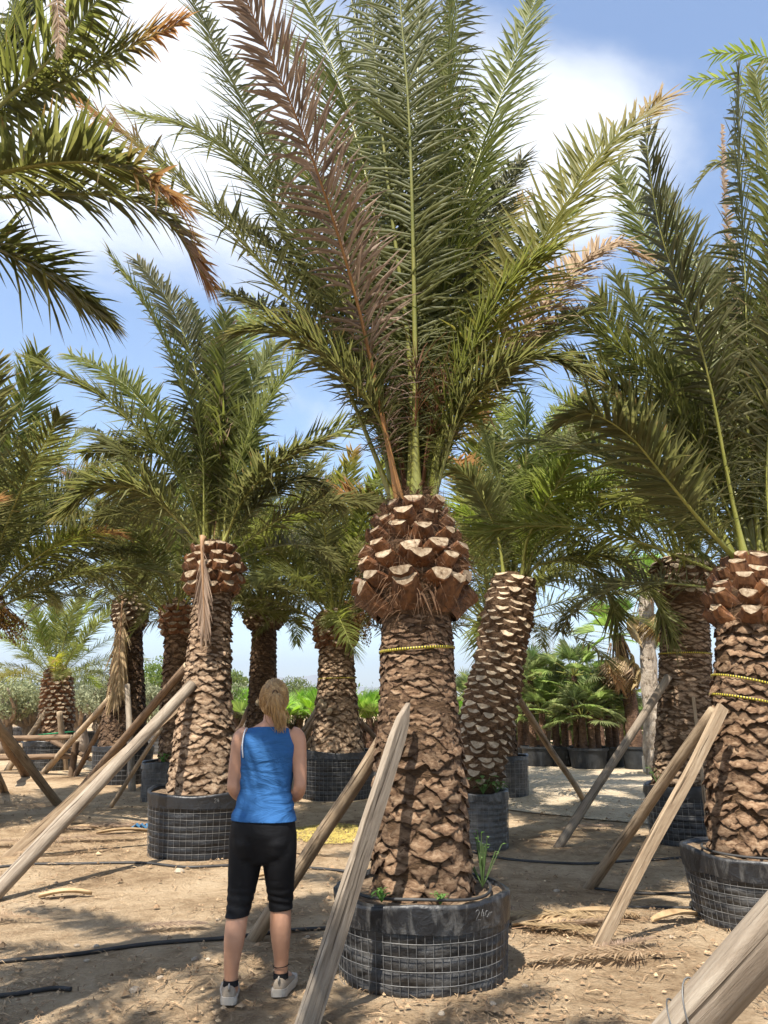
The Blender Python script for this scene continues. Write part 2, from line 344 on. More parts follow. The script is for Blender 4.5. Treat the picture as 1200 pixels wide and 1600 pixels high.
# ---------------------------------------------------------------- pinnate (feather) fronds
LEN_PROF = [(0.0, 0.30), (0.08, 0.60), (0.18, 0.78), (0.30, 0.98), (0.5, 1.0), (0.7, 0.90), (0.88, 0.66), (1.0, 0.42)]
def frond_geo(pts, rng, leaf=0.46, n=110, inward=None, roll=0.0, mi_leaf=0, mi_r=1, hero=True, width=0.028, petiole=0.085, limp=1.0, base_w=0.026, droop=0.16, ragged=0.0):
    """pts: the midrib in metres, base to tip. Leaflets fold and droop by weight; the first ones are short spines."""
    mb = MB(); N = 26
    C = catmull(pts, N)
    L = [0.0]
    for a, b in zip(C, C[1:]): L.append(L[-1] + (b - a).length)
    tot = L[-1]
    rad = [base_w * (max(0.0, 1 - l / tot) ** 1.35 * 0.85 + 0.9 * math.exp(-l / tot * 26)) + 0.003 * base_w / .026 for l in L]
    frames = []
    prev = None
    for i in range(N + 1):
        T = (C[min(i + 1, N)] - C[max(i - 1, 0)]).normalized()
        up = Vector((0, 0, 1)) + (inward * 0.6 if inward is not None else Vector((0, 0, 0)))
        Nn = up - T * up.dot(T)
        if Nn.length < 0.15 and prev is not None: Nn = prev - T * prev.dot(T)
        if prev is not None: Nn = Nn.normalized() * 0.5 + (prev - T * prev.dot(T)).normalized() * 0.5
        Nn.normalize(); prev = Nn.copy()
        B = T.cross(Nn)
        cr_, sr_ = math.cos(roll), math.sin(roll)
        frames.append((T, Nn * cr_ + B * sr_, B * cr_ - Nn * sr_))
    mb.tube(C, rad, 6 if hero else 4, mi_r, cap=False, up=frames[0][1], flat=0.62)
    zup = Vector((0, 0, 1))
    for k in range(n):
        for s in (-1, 1):
            t = petiole + (1 - petiole) * ((k + 0.5 * (s > 0) + rng.uniform(-.25, .25)) / n)
            t = min(max(t, 0.02), 0.999)
            l = t * tot
            j = 0
            u = t * N; j = min(int(u), N - 1); w = u - j
            # arc-length position
            lo = max(0, min(N - 1, int(np.searchsorted(L, l)) - 1)); w = (l - L[lo]) / max(1e-6, L[lo + 1] - L[lo])
            p = C[lo].lerp(C[lo + 1], w); T, Nn, B = frames[lo]
            tt = max(0.0, (t - petiole) / (1 - petiole))
            ln = leaf * prof(LEN_PROF, tt) * rng.uniform(0.80, 1.12)
            if ragged and rng.random() < ragged: ln *= rng.uniform(0.3, 0.8)
            ang = R(lerp(64, 32, tt ** 1.3) + rng.gauss(0, 8)) * (1.0 if tt > .22 else rng.uniform(0.5, 1.5))
            ang *= limp
            vee = R(rng.choice((-6, 10, 26, 44)) + rng.gauss(0, 9)) if tt < 0.6 else R(rng.gauss(12, 13))
            sd_ = B * (s * math.cos(vee)) + Nn * math.sin(vee)
            d = (T * math.cos(ang) + sd_ * math.sin(ang)).normalized()
            wd = width * (0.45 if tt < 0.2 else 1.0) * (0.75 + 0.35 * prof(LEN_PROF, tt)) * rng.uniform(.85, 1.1) * 0.5
            nrm = (Nn - d * Nn.dot(d)).normalized()
            wv = d.cross(nrm)
            dr = droop * ln * rng.uniform(0.1, 2.2) * (3.2 if rng.random() < .07 else 1.0)
            fold = wd * 0.55
            if hero:
                V = []; lv = []
                for q, (a, ww) in enumerate(((0.0, 0.45), (0.30, 1.0), (0.68, 0.72))):
                    c0 = p + d * (ln * a) - zup * (dr * a * a)
                    V += [c0 - wv * wd * ww + nrm * fold * ww, c0, c0 + wv * wd * ww + nrm * fold * ww]; lv += [a] * 3
                V.append(p + d * ln - zup * dr); lv.append(1.0)
                F = [(0, 1, 4, 3), (1, 2, 5, 4), (3, 4, 7, 6), (4, 5, 8, 7), (6, 7, 9), (7, 8, 9)]
            else:
                c1 = p + d * (ln * 0.42) - zup * (dr * 0.18)
                V = [p - wv * wd * .5, p + wv * wd * .5, c1 + wv * wd + nrm * fold, c1 - wv * wd + nrm * fold * .2, p + d * ln - zup * dr]
                lv = [0, 0, .42, .42, 1.0]
                F = [(0, 1, 2, 3), (3, 2, 4)]
            mb.add(V, F, mi_leaf, [t] * len(V), lv)
    return mb

LEAFMAT = {'g': ('frond_leaf', 'rachis'), 'b': ('frond_leaf_brown_tip', 'rachis'), 'f': ('frond_leaf_fresh', 'rachis'),
           'y': ('frond_leaf_yellow', 'rachis'), 'd': ('frond_leaf_dead', 'rachis_dead'), 'o': ('frond_leaf', 'rachis_orange'), 'e': ('frond_leaf_dead', 'rachis_orange')}

# shared frond shapes: local base at origin, midrib leaves along +X, bends towards -Z.
FROND_LIB = {}
def lib_frond(cls, var, kind, hero=False):
    """cls: how strongly it bends over its length (degrees)"""
    key = (cls, var, kind, hero)
    if key in FROND_LIB: return FROND_LIB[key]
    rng = random.Random(hash((cls, var)) & 0xffff)
    pts = []; p = Vector((0, 0, 0)); N = 12
    sidebend = rng.uniform(-0.25, 0.25)
    for i in range(N + 1):
        pts.append(p.copy())
        t = i / N; a = -R(cls) * t ** 1.5; h = sidebend * t * t
        p += Vector((math.cos(a) * math.cos(h), math.sin(h), math.sin(a))) / N
    # unit length frond; leaf sizes relative to length 1
    mb = frond_geo(pts, rng, leaf=0.18, n=120 if hero else 100, hero=hero, width=0.0095 if hero else 0.0105, base_w=0.0082, droop=0.16, inward=Vector((-.2, 0, 0)), roll=rng.uniform(-.25, .25))
    FROND_LIB[key] = mb.mesh('frond', LEAFMAT[kind]); return FROND_LIB[key]

def auto_crown(palm, top, rng, n, length, kinds='ggggb', el=(82, -18), az0=0.0, hero=False, skip=None, spread=0.10, bend=(28, 75), ang_skip=None):
    """fills a crown with fronds by the golden angle; upright young ones inside, hanging old ones outside"""
    for i in range(n):
        t = (i + 0.5) / n
        az = az0 + i * 2.39996 + rng.uniform(-.15, .15)
        if ang_skip and ang_skip(az, t): continue
        e = lerp(el[0], el[1], t ** 0.9) + rng.uniform(-6, 6)
        cls = 10 * round((lerp(bend[0], bend[1], t) + rng.uniform(-8, 14)) / 10)
        ln = length * (0.82 + 0.22 * math.sin(math.pi * min(1, t * 1.3 + .1))) * rng.uniform(0.9, 1.08)
        r0 = spread * (0.3 + t)
        M = Matrix.Translation(Vector(top) + Vector((math.cos(az) * r0, math.sin(az) * r0, -0.18 * t * spread / 0.1))) @ Matrix.Rotation(az, 4, 'Z') @ Matrix.Rotation(-R(e), 4, 'Y') @ Matrix.Rotation(rng.uniform(-.6, .6), 4, 'X') @ Matrix.Diagonal((ln, ln, ln, 1))
        kd = rng.choice(kinds)
        link('frond', lib_frond(cls, rng.randrange(3), kd, hero), palm, M)

def hero_frond(palm, base, crown, pts, kind, rng, leaf=0.46, n=120, roll=None, ring=0.12, **kw):
    """one frond through measured points (world metres); base = palm's origin, crown = crown centre (world)"""
    b = Vector(base); c = Vector(crown); q = [Vector(p) for p in pts]
    h = q[0] - c; h.z = 0
    hd = h.normalized() if h.length > 1e-3 else Vector((0, 1, 0))
    start = c + hd * min(ring, h.length * 0.6 + 0.02) + Vector((0, 0, rng.uniform(-.06, .04)))
    out = q[-1] - c; out.z = 0
    inward = -out.normalized() if out.length > 0.2 else Vector((0, 1, 0))
    if roll is None: roll = rng.uniform(-.4, .4)
    mb = frond_geo([p - b for p in [start] + q], rng, leaf=leaf, n=n, inward=inward, roll=roll, **kw)
    return link('frond', mb.mesh('frond', LEAFMAT[kind]), palm)

# ---------------------------------------------------------------- trunk pieces
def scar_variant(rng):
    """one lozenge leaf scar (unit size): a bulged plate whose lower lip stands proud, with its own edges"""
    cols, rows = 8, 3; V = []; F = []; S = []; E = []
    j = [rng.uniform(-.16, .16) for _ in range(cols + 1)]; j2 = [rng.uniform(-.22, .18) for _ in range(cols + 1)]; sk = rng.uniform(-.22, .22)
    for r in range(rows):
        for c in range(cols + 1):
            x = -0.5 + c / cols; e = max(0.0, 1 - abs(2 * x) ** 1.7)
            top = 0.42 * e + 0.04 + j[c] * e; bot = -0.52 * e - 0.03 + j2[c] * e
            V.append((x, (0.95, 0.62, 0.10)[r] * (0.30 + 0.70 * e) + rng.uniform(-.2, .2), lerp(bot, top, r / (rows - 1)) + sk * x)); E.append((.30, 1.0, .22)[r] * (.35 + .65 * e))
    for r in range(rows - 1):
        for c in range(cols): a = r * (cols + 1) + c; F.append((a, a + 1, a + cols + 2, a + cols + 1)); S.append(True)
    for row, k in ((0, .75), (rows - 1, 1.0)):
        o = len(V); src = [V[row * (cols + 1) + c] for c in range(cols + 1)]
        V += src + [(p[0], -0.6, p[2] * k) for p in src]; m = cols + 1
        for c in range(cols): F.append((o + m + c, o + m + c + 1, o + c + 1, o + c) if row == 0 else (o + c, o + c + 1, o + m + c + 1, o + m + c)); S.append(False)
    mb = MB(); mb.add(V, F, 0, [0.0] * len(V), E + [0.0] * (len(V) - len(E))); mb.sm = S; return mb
_rg = random.Random(5)
SCAR_MB = [scar_variant(_rg) for _ in range(10)]
def scar_mesh(s, m):
    me = s.mesh('leaf_scar', [m], smooth=False); me.polygons.foreach_set('use_smooth', s.sm); return me
SCARS = {m: [scar_mesh(s, m) for s in SCAR_MB] for m in ('leaf_scar', 'leaf_scar_pale', 'leaf_scar_dark')}

def stub_variant(rng):
    """cut leaf base: keeled body growing out along +Y, sawn off with a pale kite-shaped face (unit size)"""
    n = 12; V = []; F = []
    w = rng.uniform(.42, .54); hu = rng.uniform(.10, .20); hl = rng.uniform(.42, .68); tl = rng.uniform(-.05, .22); sk = rng.uniform(-.12, .12)
    def sec(y, ww, up, lo, tilt, jit):
        for k in range(n):
            a = 2 * math.pi * k / n; x = math.copysign(abs(math.cos(a)) ** .8, math.cos(a)) * ww; sa = math.sin(a)
            z = abs(sa) ** .6 * up if sa > 0 else -abs(sa) ** 2.2 * lo
            V.append((x + rng.uniform(-jit, jit), y + tilt * z + rng.uniform(-jit, jit), z + sk * x + rng.uniform(-jit, jit)))
    sec(0, .78, .26, .50, 0, .02); sec(.5, lerp(.74, w, .6), .24, .54, tl * .4, .04); sec(.92, w * 1.03, hu, hl, tl, .03); sec(1.0, w, hu, hl * .96, tl, .035)
    for i in range(3):
        for k in range(n): F.append((i * n + k, i * n + (k + 1) % n, (i + 1) * n + (k + 1) % n, (i + 1) * n + k))
    mb = MB(); mb.add(V, F, 0, [0.0] * len(V), [.7] * len(V)); mb.f.append(tuple(range(3 * n, 4 * n))); mb.mi.append(1)
    return mb
STUB_MB = [stub_variant(_rg) for _ in range(9)]
STUBS = [s.mesh('leaf_stub', ['stub_body', 'stub_cut'], smooth=False) for s in STUB_MB]
STUBS_GREY = [s.mesh('leaf_stub', ['leaf_scar_dark', 'stub_cut_pale'], smooth=False) for s in STUB_MB]

CAMPOS = Vector((0, 0, 1.5))
class Trunk:
    """a palm trunk: path (world points), radius table over 0..1"""
    def __init__(s, path, rtab):
        s.C = catmull(path, 60); s.rt = rtab
        s.L = [0.0]
        for a, b in zip(s.C, s.C[1:]): s.L.append(s.L[-1] + (b - a).length)
        s.len = s.L[-1]
    def at(s, t):
        l = t * s.len; k = max(0, min(59, int(np.searchsorted(s.L, l)) - 1)); w = (l - s.L[k]) / max(1e-6, s.L[k + 1] - s.L[k])
        return s.C[k].lerp(s.C[k + 1], w), (s.C[min(60, k + 2)] - s.C[max(0, k - 1)]).normalized(), prof(s.rt, t)
    def frame(s, t, a):
        p, T, r = s.at(t)
        x = Vector((1, 0, 0)); x = (x - T * x.dot(T)).normalized(); y = T.cross(x)
        o = x * math.cos(a) + y * math.sin(a); tan = T.cross(o)
        return p, T, r, o, tan

def place_pieces(palm, base, items, name, meshes, mbs, mats, individual=True, stuff_name=None, limit=300):
    """items: (world matrix, variant, facing, dist). The ones that show become objects, the rest one joined part."""
    b = Matrix.Translation(-Vector(base)); rest = []
    if individual:
        items = sorted(items, key=lambda i: (-(i[2] > 0.05), i[3])); cut = min(limit, sum(1 for i in items if i[2] > 0.05))
        for M, v, f, d in items[:cut]: link(name, meshes[v], palm, b @ M)
        rest = items[cut:]
    else: rest = items
    if rest:
        mb = MB()
        for M, v, f, d in rest:
            MM = b @ M; src = mbs[v]; o = len(mb.v)
            mb.v += [tuple(MM @ Vector(p)) for p in src.v]; mb.f += [tuple(i + o for i in q) for q in src.f]; mb.mi += src.mi; mb.lu += src.lu; mb.lv += src.lv
        link(stuff_name or name + '_cover', mb.mesh(stuff_name or name, mats, smooth=False), palm, kind='stuff')

def scar_items(tr, t0, t1, rng, width, height, dz, thick=0.03, tilt=0.0):
    """staggered rows of leaf scars between t0 and t1. width/height/dz may be (low, high)"""
    g = lambda v, u: lerp(v[0], v[1], u) if isinstance(v, tuple) else v
    out = []; t = t0; row = 0
    while t < t1:
        u = (t - t0) / (t1 - t0); p, T, r = tr.at(t)
        n = max(6, round(2 * math.pi * r / g(width, u)))
        for k in range(n):
            a = 2 * math.pi * (k + 0.5 * (row % 2) + 0.07 * row) / n + rng.uniform(-.11, .11)
            p, T, r, o, tan = tr.frame(min(max(t + rng.uniform(-.45, .45) * g(dz, u) / tr.len, 0), 1), a)
            w = 2 * math.pi * r / n * rng.uniform(0.80, 1.25); h = g(height, u) * rng.uniform(.6, 1.3); th = thick * rng.uniform(.5, 1.7)
            M = Matrix.Translation(p + o * (r - 0.004)) @ Matrix((tan, o, T)).transposed().to_4x4() @ Matrix.Rotation(rng.uniform(-.20, .20), 4, 'Y') @ Matrix.Rotation(tilt + rng.uniform(-.3, .2), 4, 'X') @ Matrix.Diagonal((w, th, h, 1))
            if rng.random() < .08: continue
            v = CAMPOS - p; out.append((M, rng.randrange(10), o.dot(v.normalized()), v.length))
        t += g(dz, u) / tr.len * rng.uniform(0.9, 1.1); row += 1
    return out

def stub_items(tr, t0, t1, rng, width, dz, length, rise, n=None, size=1.0):
    """rows of sawn leaf bases; rise = upward angle (low row, high row) in degrees"""
    g = lambda v, u: lerp(v[0], v[1], u) if isinstance(v, tuple) else v
    out = []; t = t0; row = 0
    while t < t1:
        u = (t - t0) / max(1e-6, t1 - t0); p, T, r = tr.at(t)
        m = max(5, round(2 * math.pi * r / g(width, u)))
        for k in range(m):
            a = 2 * math.pi * (k + 0.5 * (row % 2) + 0.1 * row) / m + rng.uniform(-.09, .09)
            p, T, r, o, tan = tr.frame(min(t + rng.uniform(-.2, .2) * g(dz, u) / tr.len, 1), a)
            ri = R(g(rise, u) + rng.uniform(-8, 8)); w = g(width, u) * rng.uniform(.78, 1.05) * size; ln = g(length, u) * rng.uniform(.75, 1.2)
            d = o * math.cos(ri) + T * math.sin(ri); up = d.cross(tan) * -1.0
            up = tan.cross(d)
            if up.dot(T) < 0: up = -up; 
            tn = d.cross(up)
            M = Matrix.Translation(p + o * (r - 0.035)) @ Matrix((tn, d, up)).transposed().to_4x4() @ Matrix.Rotation(rng.uniform(-.15, .15), 4, 'Y') @ Matrix.Diagonal((w, ln + 0.03, w * rng.uniform(.66, .9), 1))
            v = CAMPOS - p; out.append((M, rng.randrange(9), o.dot(v.normalized()), v.length))
        t += g(dz, u) / tr.len * rng.uniform(.92, 1.08); row += 1
    return out

def trunk_core(palm, base, tr, rng, mat='trunk_fibre', seg=40, rings=70, rough=0.012, name='trunk'):
    mb = MB(); V = []; F = []; b = Vector(base)
    for i in range(rings + 1):
        for k in range(seg):
            a = 2 * math.pi * k / seg
            p, T, r, o, tan = tr.frame(i / rings, a)
            q = p + o * r
            q += o * (rough * noise.noise(q * 9.0) + rough * .8 * noise.noise(Vector((q.x * 5, q.y * 5, q.z * 30))))
            V.append(q - b)
    for i in range(rings):
        for k in range(seg):
            k2 = (k + 1) % seg; F.append((i * seg + k, i * seg + k2, (i + 1) * seg + k2, (i + 1) * seg + k))
    F.append(tuple(range(rings * seg, (rings + 1) * seg))); F.append(tuple(range(seg))[::-1])
    mb.add(V, F); return link(name, mb.mesh(name, [mat], attrs=False), palm)

def fibres(palm, base, tr, t0, t1, rng, n, ln=0.12, w=0.004, out=(0.3, 1.0)):
    """loose brown sheath threads hanging between the leaf bases"""
    mb = MB(); b = Vector(base)
    for _ in range(n):
        p, T, r, o, tan = tr.frame(rng.uniform(t0, t1), rng.uniform(0, 6.283))
        q = p + o * (r - .005) - b
        d = (o * rng.uniform(*out) + T * rng.uniform(-.6, .9) + tan * rng.uniform(-1, 1)).normalized()
        l = ln * rng.uniform(.4, 1.5); s = d.cross(o).normalized() * w * rng.uniform(.4, 1.2)
        m = q + d * l * .5; e = q + d * l + Vector((0, 0, -l * rng.uniform(.1, .7)))
        mb.add([q - s, q + s, m + s * .8, m - s * .8, e], [(0, 1, 2, 3), (3, 2, 4)])
    link('sheath_fibre', mb.mesh('sheath_fibre', ['fibre'], attrs=False), palm, kind='stuff')

# ---------------------------------------------------------------- grow bag: fabric liner, folded collar, welded wire cage
def grow_bag(loc, r, h, rng, label, dust=0.10, taper=0.94, cell=0.085, collar=0.24, group=None, seg=72, mark=None, wire_r=0.0020, fine=True, cellw=None):
    z0 = gz(loc[0], loc[1]) - 0.015
    root = empty('grow_bag', (loc[0], loc[1], z0), label, 'planter', group)
    rows = 44 if fine else 8; hc = h * (1 - collar); ph = rng.uniform(0, 9)
    nh = max(3, round(hc / cell)); nv = round(2 * math.pi * r / (cellw or cell))
    def rad(z, a):
        u = z / h
        return r * (lerp(taper, 1.0, u) + 0.012 * math.sin(3 * a + ph) + 0.010 * math.sin(2 * a + ph * 2))
    def top(a): return h + 0.014 * math.sin(2 * a + ph) + 0.010 * math.sin(5 * a + ph * 3)
    V = []; F = []
    for i in range(rows + 1):
        z = h * 0.97 * i / rows
        for k in range(seg):
            a = 2 * math.pi * k / seg
            bul = (0.017 * abs(math.sin(math.pi * z / hc * nh)) ** .7 * (.6 + .6 * noise.noise(Vector((math.cos(a) * 5, math.sin(a) * 5, round(z / hc * nh) * 3.3 + ph)))) if z < hc else 0.0)
            q = rad(z, a) - 0.012 + bul + 0.012 * noise.noise(Vector((math.cos(a) * 4, math.sin(a) * 4, z * 14 + ph)))
            V.append((q * math.cos(a), q * math.sin(a), z))
    for i in range(rows):
        for k in range(seg):
            k2 = (k + 1) % seg; F.append((i * seg + k, i * seg + k2, (i + 1) * seg + k2, (i + 1) * seg + k))
    mb = MB(); mb.add(V, F); ln = link('fabric_liner', mb.mesh('fabric_liner', ['bag_fabric'], attrs=False), root); ln['dust'] = dust
    # collar: fabric turned down over the cage
    V = []; F = []; nC = 9
    for i in range(nC):
        u = i / (nC - 1)
        for k in range(seg):
            a = 2 * math.pi * k / seg; tp = top(a)
            if u < 0.2: z = tp - 0.03 * (1 - u / .2); q = rad(h, a) - 0.022 + 0.010 * u / .2
            else:
                w = (u - .2) / .8; low = hc - 0.02 + 0.012 * noise.noise(Vector((math.cos(a) * 3, math.sin(a) * 3, ph)))
                z = lerp(tp, low, w); q = rad(z, a) + 0.010 + 0.006 * w + 0.013 * noise.noise(Vector((math.cos(a) * 6, math.sin(a) * 6, z * 7 + ph))) + .005 * noise.noise(Vector((math.cos(a) * 22, math.sin(a) * 22, z * 9 + ph)))
            V.append((q * math.cos(a), q * math.sin(a), z))
    for i in range(nC - 1):
        for k in range(seg):
            k2 = (k + 1) % seg; F.append((i * seg + k2, i * seg + k, (i + 1) * seg + k, (i + 1) * seg + k2))
    mb = MB(); mb.add(V, F); co = link('collar', mb.mesh('collar', ['bag_collar'], attrs=False), root); co['dust'] = dust
    # wire cage
    mb = MB(); hw = hc + 0.01
    for k in range(nv):
        a = 2 * math.pi * k / nv
        mb.tube([((rad(z, a) + 0.006 + 0.004 * noise.noise(Vector((a * 3, z * 5, ph)))) * math.cos(a), (rad(z, a) + 0.006) * math.sin(a), z) for z in (0.004, hw * .33, hw * .66, hw)], wire_r, 4, cap=False)
    for j in range(nh + 1):
        z = 0.006 + (hw - 0.012) * j / nh
        ring = []
        for k in range(seg + 1):
            a = 2 * math.pi * k / seg; zz_ = z + 0.004 * noise.noise(Vector((math.cos(a) * 2, math.sin(a) * 2, j + ph)))
            ring.append(((rad(z, a) + 0.009) * math.cos(a), (rad(z, a) + 0.009) * math.sin(a), zz_))
        mb.tube(ring, wire_r, 4, cap=False)
    link('wire_cage', mb.mesh('wire_cage', ['wire'], attrs=False), root)
    # soil
    V = [(0, 0, h - .03)]; F = []; nr = 8
    for i in range(1, nr + 1):
        for k in range(seg):
            a = 2 * math.pi * k / seg; q = (r - 0.014) * i / nr
            V.append((q * math.cos(a), q * math.sin(a), h - 0.045 + 0.02 * (1 - i / nr) + 0.022 * noise.noise(Vector((q * math.cos(a) * 9, q * math.sin(a) * 9, ph)))))
    for k in range(seg): F.append((0, 1 + k, 1 + (k + 1) % seg))
    for i in range(nr - 1):
        for k in range(seg):
            a = 1 + i * seg; k2 = (k + 1) % seg; F.append((a + k, a + seg + k, a + seg + k2, a + k2))
    mb = MB(); mb.add(V, F); link('soil', mb.mesh('soil', ['soil'], attrs=False), root)
    if mark:
        # chalk figures written on the collar: strokes in (x along, z up) metres from (angle, height)
        ang, zc, strokes = mark; mb = MB()
        for st in strokes:
            mb.tube([((rad(zc + z, ang) + 0.034) * math.cos(ang + x / r), (rad(zc + z, ang) + 0.034) * math.sin(ang + x / r), zc + z) for x, z in st], 0.0013, 4)
        link('writing', mb.mesh('writing', ['chalk'], attrs=False), root)
    return root

def stake(p0, p1, r0, r1, rng, label, mat='wood_pole', name='support_pole', flat=False, group=None, pointed=False, bend=0.015, sink=0.05):
    """timber prop from a foot in the ground to its upper end"""
    a = Vector(p0); b = Vector(p1); ax = (b - a); L = ax.length; d = ax / L
    # local frame: Z along the pole so the grain follows it
    q = d.to_track_quat('Z', 'X').to_matrix().to_4x4(); M = Matrix.Translation(a) @ q
    n = 16; seg = 4 if flat else 12; ph = rng.uniform(0, 20); V = []; F = []
    for i in range(n + 1):
        u = i / n; z = -sink + (L + sink) * u; r = lerp(r0, r1, u)
        if pointed and u > 0.92: r *= lerp(1, .12, (u - .92) / .08)
        ox = bend * L * .5 * noise.noise(Vector((u * 2.1, ph, 0))); oy = bend * L * .5 * noise.noise(Vector((u * 2.1, 0, ph)))
        for k in range(seg):
            if flat:
                x, y = ((-1, -.42), (1, -.42), (1, .42), (-1, .42))[k]
                x *= r; y *= r if not pointed else lerp(r0, r1, u)
                if pointed and u > .92: y = ((-.42, .42)[k > 1]) * lerp(r0, r1, u) * lerp(1, .7, (u - .92) / .08)
                x += 0.05 * r0 * noise.noise(Vector((u * 7, k, ph)))
            else:
                an = 2 * math.pi * k / seg; rr = r * (1 + 0.07 * noise.noise(Vector((math.cos(an) * 1.2, math.sin(an) * 1.2, u * 5 + ph))))
                x = rr * math.cos(an); y = rr * math.sin(an)
            V.append((x + ox, y + oy, z))
    for i in range(n):
        for k in range(seg):
            k2 = (k + 1) % seg; F.append((i * seg + k, i * seg + k2, (i + 1) * seg + k2, (i + 1) * seg + k))
    mb = MB(); mb.add(V, F, 0)
    mb.f.append(tuple(range(seg))[::-1]); mb.mi.append(1); mb.f.append(tuple(range(n * seg, (n + 1) * seg))); mb.mi.append(1)
    m = mb.mesh(name, [mat, 'wood_end'], smooth=not flat, attrs=False)
    if flat:
        bm = bmesh.new(); bm.from_mesh(m)
        ed = [e for e in bm.edges if len(e.link_faces) == 2 and e.calc_face_angle(0) > 1.0]
        bmesh.ops.bevel(bm, geom=ed, offset=0.004, segments=1, affect='EDGES'); bm.to_mesh(m); bm.free()
    return link(name, m, None, M, label, 'pole', group)

def tape(tr, base, t, label, w=0.018, tilt=0.0, sag=0.0, name='measuring_tape', mat='tape', off=0.022):
    mb = MB(); V = []; F = []; lu = []; lv = []; n = 72; p, T, r = tr.at(t)
    for k in range(n + 1):
        a = 2 * math.pi * k / n
        p, T, r, o, tan = tr.frame(min(1, max(0, t + (tilt * math.cos(a)) / tr.len)), a)
        for s in (0, 1):
            for d in (0, 1):
                V.append(p + o * (r + off + 0.001 * d) + T * (w * (s - .5))); lu.append(k / n); lv.append(float(s))
    for k in range(n):
        b = k * 4; c = b + 4
        F += [(b + 1, c + 1, c + 3, b + 3), (b, b + 2, c + 2, c), (b + 2, b + 3, c + 3, c + 2), (b, c, c + 1, b + 1)]
    mb.add(V, F, 0, lu, lv); return link(name, mb.mesh(name, [mat]), None, None, label, 'tape')

# ---------------------------------------------------------------- fan leaves
def fan_geo(rng, seg=26, spread=205, petiole=0.75, r=0.55, split=0.45, droop=0.12, mi=0):
    mb = MB()
    mb.tube([(0, 0, 0), (petiole * .5, 0, .03 * petiole), (petiole, 0, 0)], [0.016, 0.012, 0.009], 4, 1, cap=False)
    h = Vector((petiole, 0, 0))
    for k in range(seg):
        a = R(-spread / 2 + spread * (k + .5) / seg); da = R(spread / seg) * .55
        L = r * (0.80 + 0.20 * math.cos(a * .8)) * rng.uniform(.9, 1.08); cup = 0.16 * L * (1 - abs(a) / 2.2)
        def pt(l, b, zo): return h + Vector((math.cos(b) * l, math.sin(b) * l, zo - droop * l * l / r))
        m = L * split
        V = [h, pt(m, a - da, .012), pt(m, a, cup * .2 - .012), pt(m, a + da, .012), pt(L, a + rng.uniform(-.05, .05), -droop * L * rng.uniform(.2, 1.6)), pt(L * .75, a - da * .35, 0), pt(L * .75, a + da * .35, 0)]
        F = [(0, 1, 2), (0, 2, 3), (1, 5, 2), (2, 6, 3), (2, 5, 4), (2, 4, 6)]
        mb.add(V, F, mi, [0.3] * 7, [0, .45, .45, .45, 1, .75, .75])
    return mb

# ================================================================ SETTING
def axis_vals(dense0, dense1, step, far):
    out = []; x = dense0
    while x <= dense1: out.append(x); x += step
    s = step; hi = out[-1]
    while hi < far: s *= 1.28; hi += s; out.append(hi)
    s = step; lo = out[0]; pre = []
    while lo > -far: s *= 1.28; lo -= s; pre.append(lo)
    return pre[::-1] + out
xs = axis_vals(-4.5, 7.0, 0.075, 9000); ys = axis_vals(3.4, 14.0, 0.075, 9000)
V = []; F = []
for y in ys:
    for x in xs: 
        near = abs(x) < 6 and 2 < y < 12
        V.append((x, y, gz(x, y) + (0.007 * noise.noise(Vector((x * 9, y * 9, 1))) + 0.004 * noise.noise(Vector((x * 23, y * 23, 5))) if near else 0)))
nx = len(xs)
for j in range(len(ys) - 1):
    for i in range(nx - 1):
        a = j * nx + i; F.append((a, a + 1, a + nx + 1, a + nx))
mb = MB(); mb.add(V, F); link('ground', mb.mesh('ground', ['sandy_soil'], attrs=False), kind='structure')

def draped(name, outline, mat, lift=0.012, step=0.25):
    """a sheet that follows the ground inside a free outline"""
    bm = bmesh.new(); pts = [(p[0], p[1]) for p in catmull([(*o, 0) for o in outline + outline[:1]], 60)][:-1]
    vs_ = [bm.verts.new((x + .12 * noise.noise(Vector((x * 2, y * 2, 0))), y + .2 * noise.noise(Vector((x * 2, y * 2, 4))), 0)) for x, y in pts]
    bm.faces.new(vs_)
    xs_ = [p[0] for p in pts]; ys_ = [p[1] for p in pts]
    for ax, lo, hi in ((0, min(xs_), max(xs_)), (1, min(ys_), max(ys_))):
        n = int((hi - lo) / step)
        for k in range(1, n):
            co = Vector((0, 0, 0)); co[ax] = lo + (hi - lo) * k / n; no = Vector((0, 0, 0)); no[ax] = 1
            bmesh.ops.bisect_plane(bm, geom=bm.verts[:] + bm.edges[:] + bm.faces[:], plane_co=co, plane_no=no)
    for v in bm.verts: v.co.z = gz(v.co.x, v.co.y) + lift
    m = bpy.data.meshes.new(name); bm.to_mesh(m); bm.free(); m.materials.append(MATS[mat])
    return link(name, m, kind='structure')
draped('gravel_path', [(0.9, 13.0), (3.4, 10.4), (5.2, 10.6), (7.0, 12.5), (12, 16.5), (16, 18), (14, 20.5), (8, 19.4), (2, 19.8), (-3.5, 20.5), (-7, 20.2), (-6.5, 18.4), (-2, 17.2), (0.5, 15.6)], 'gravel', 0.014, 0.3)

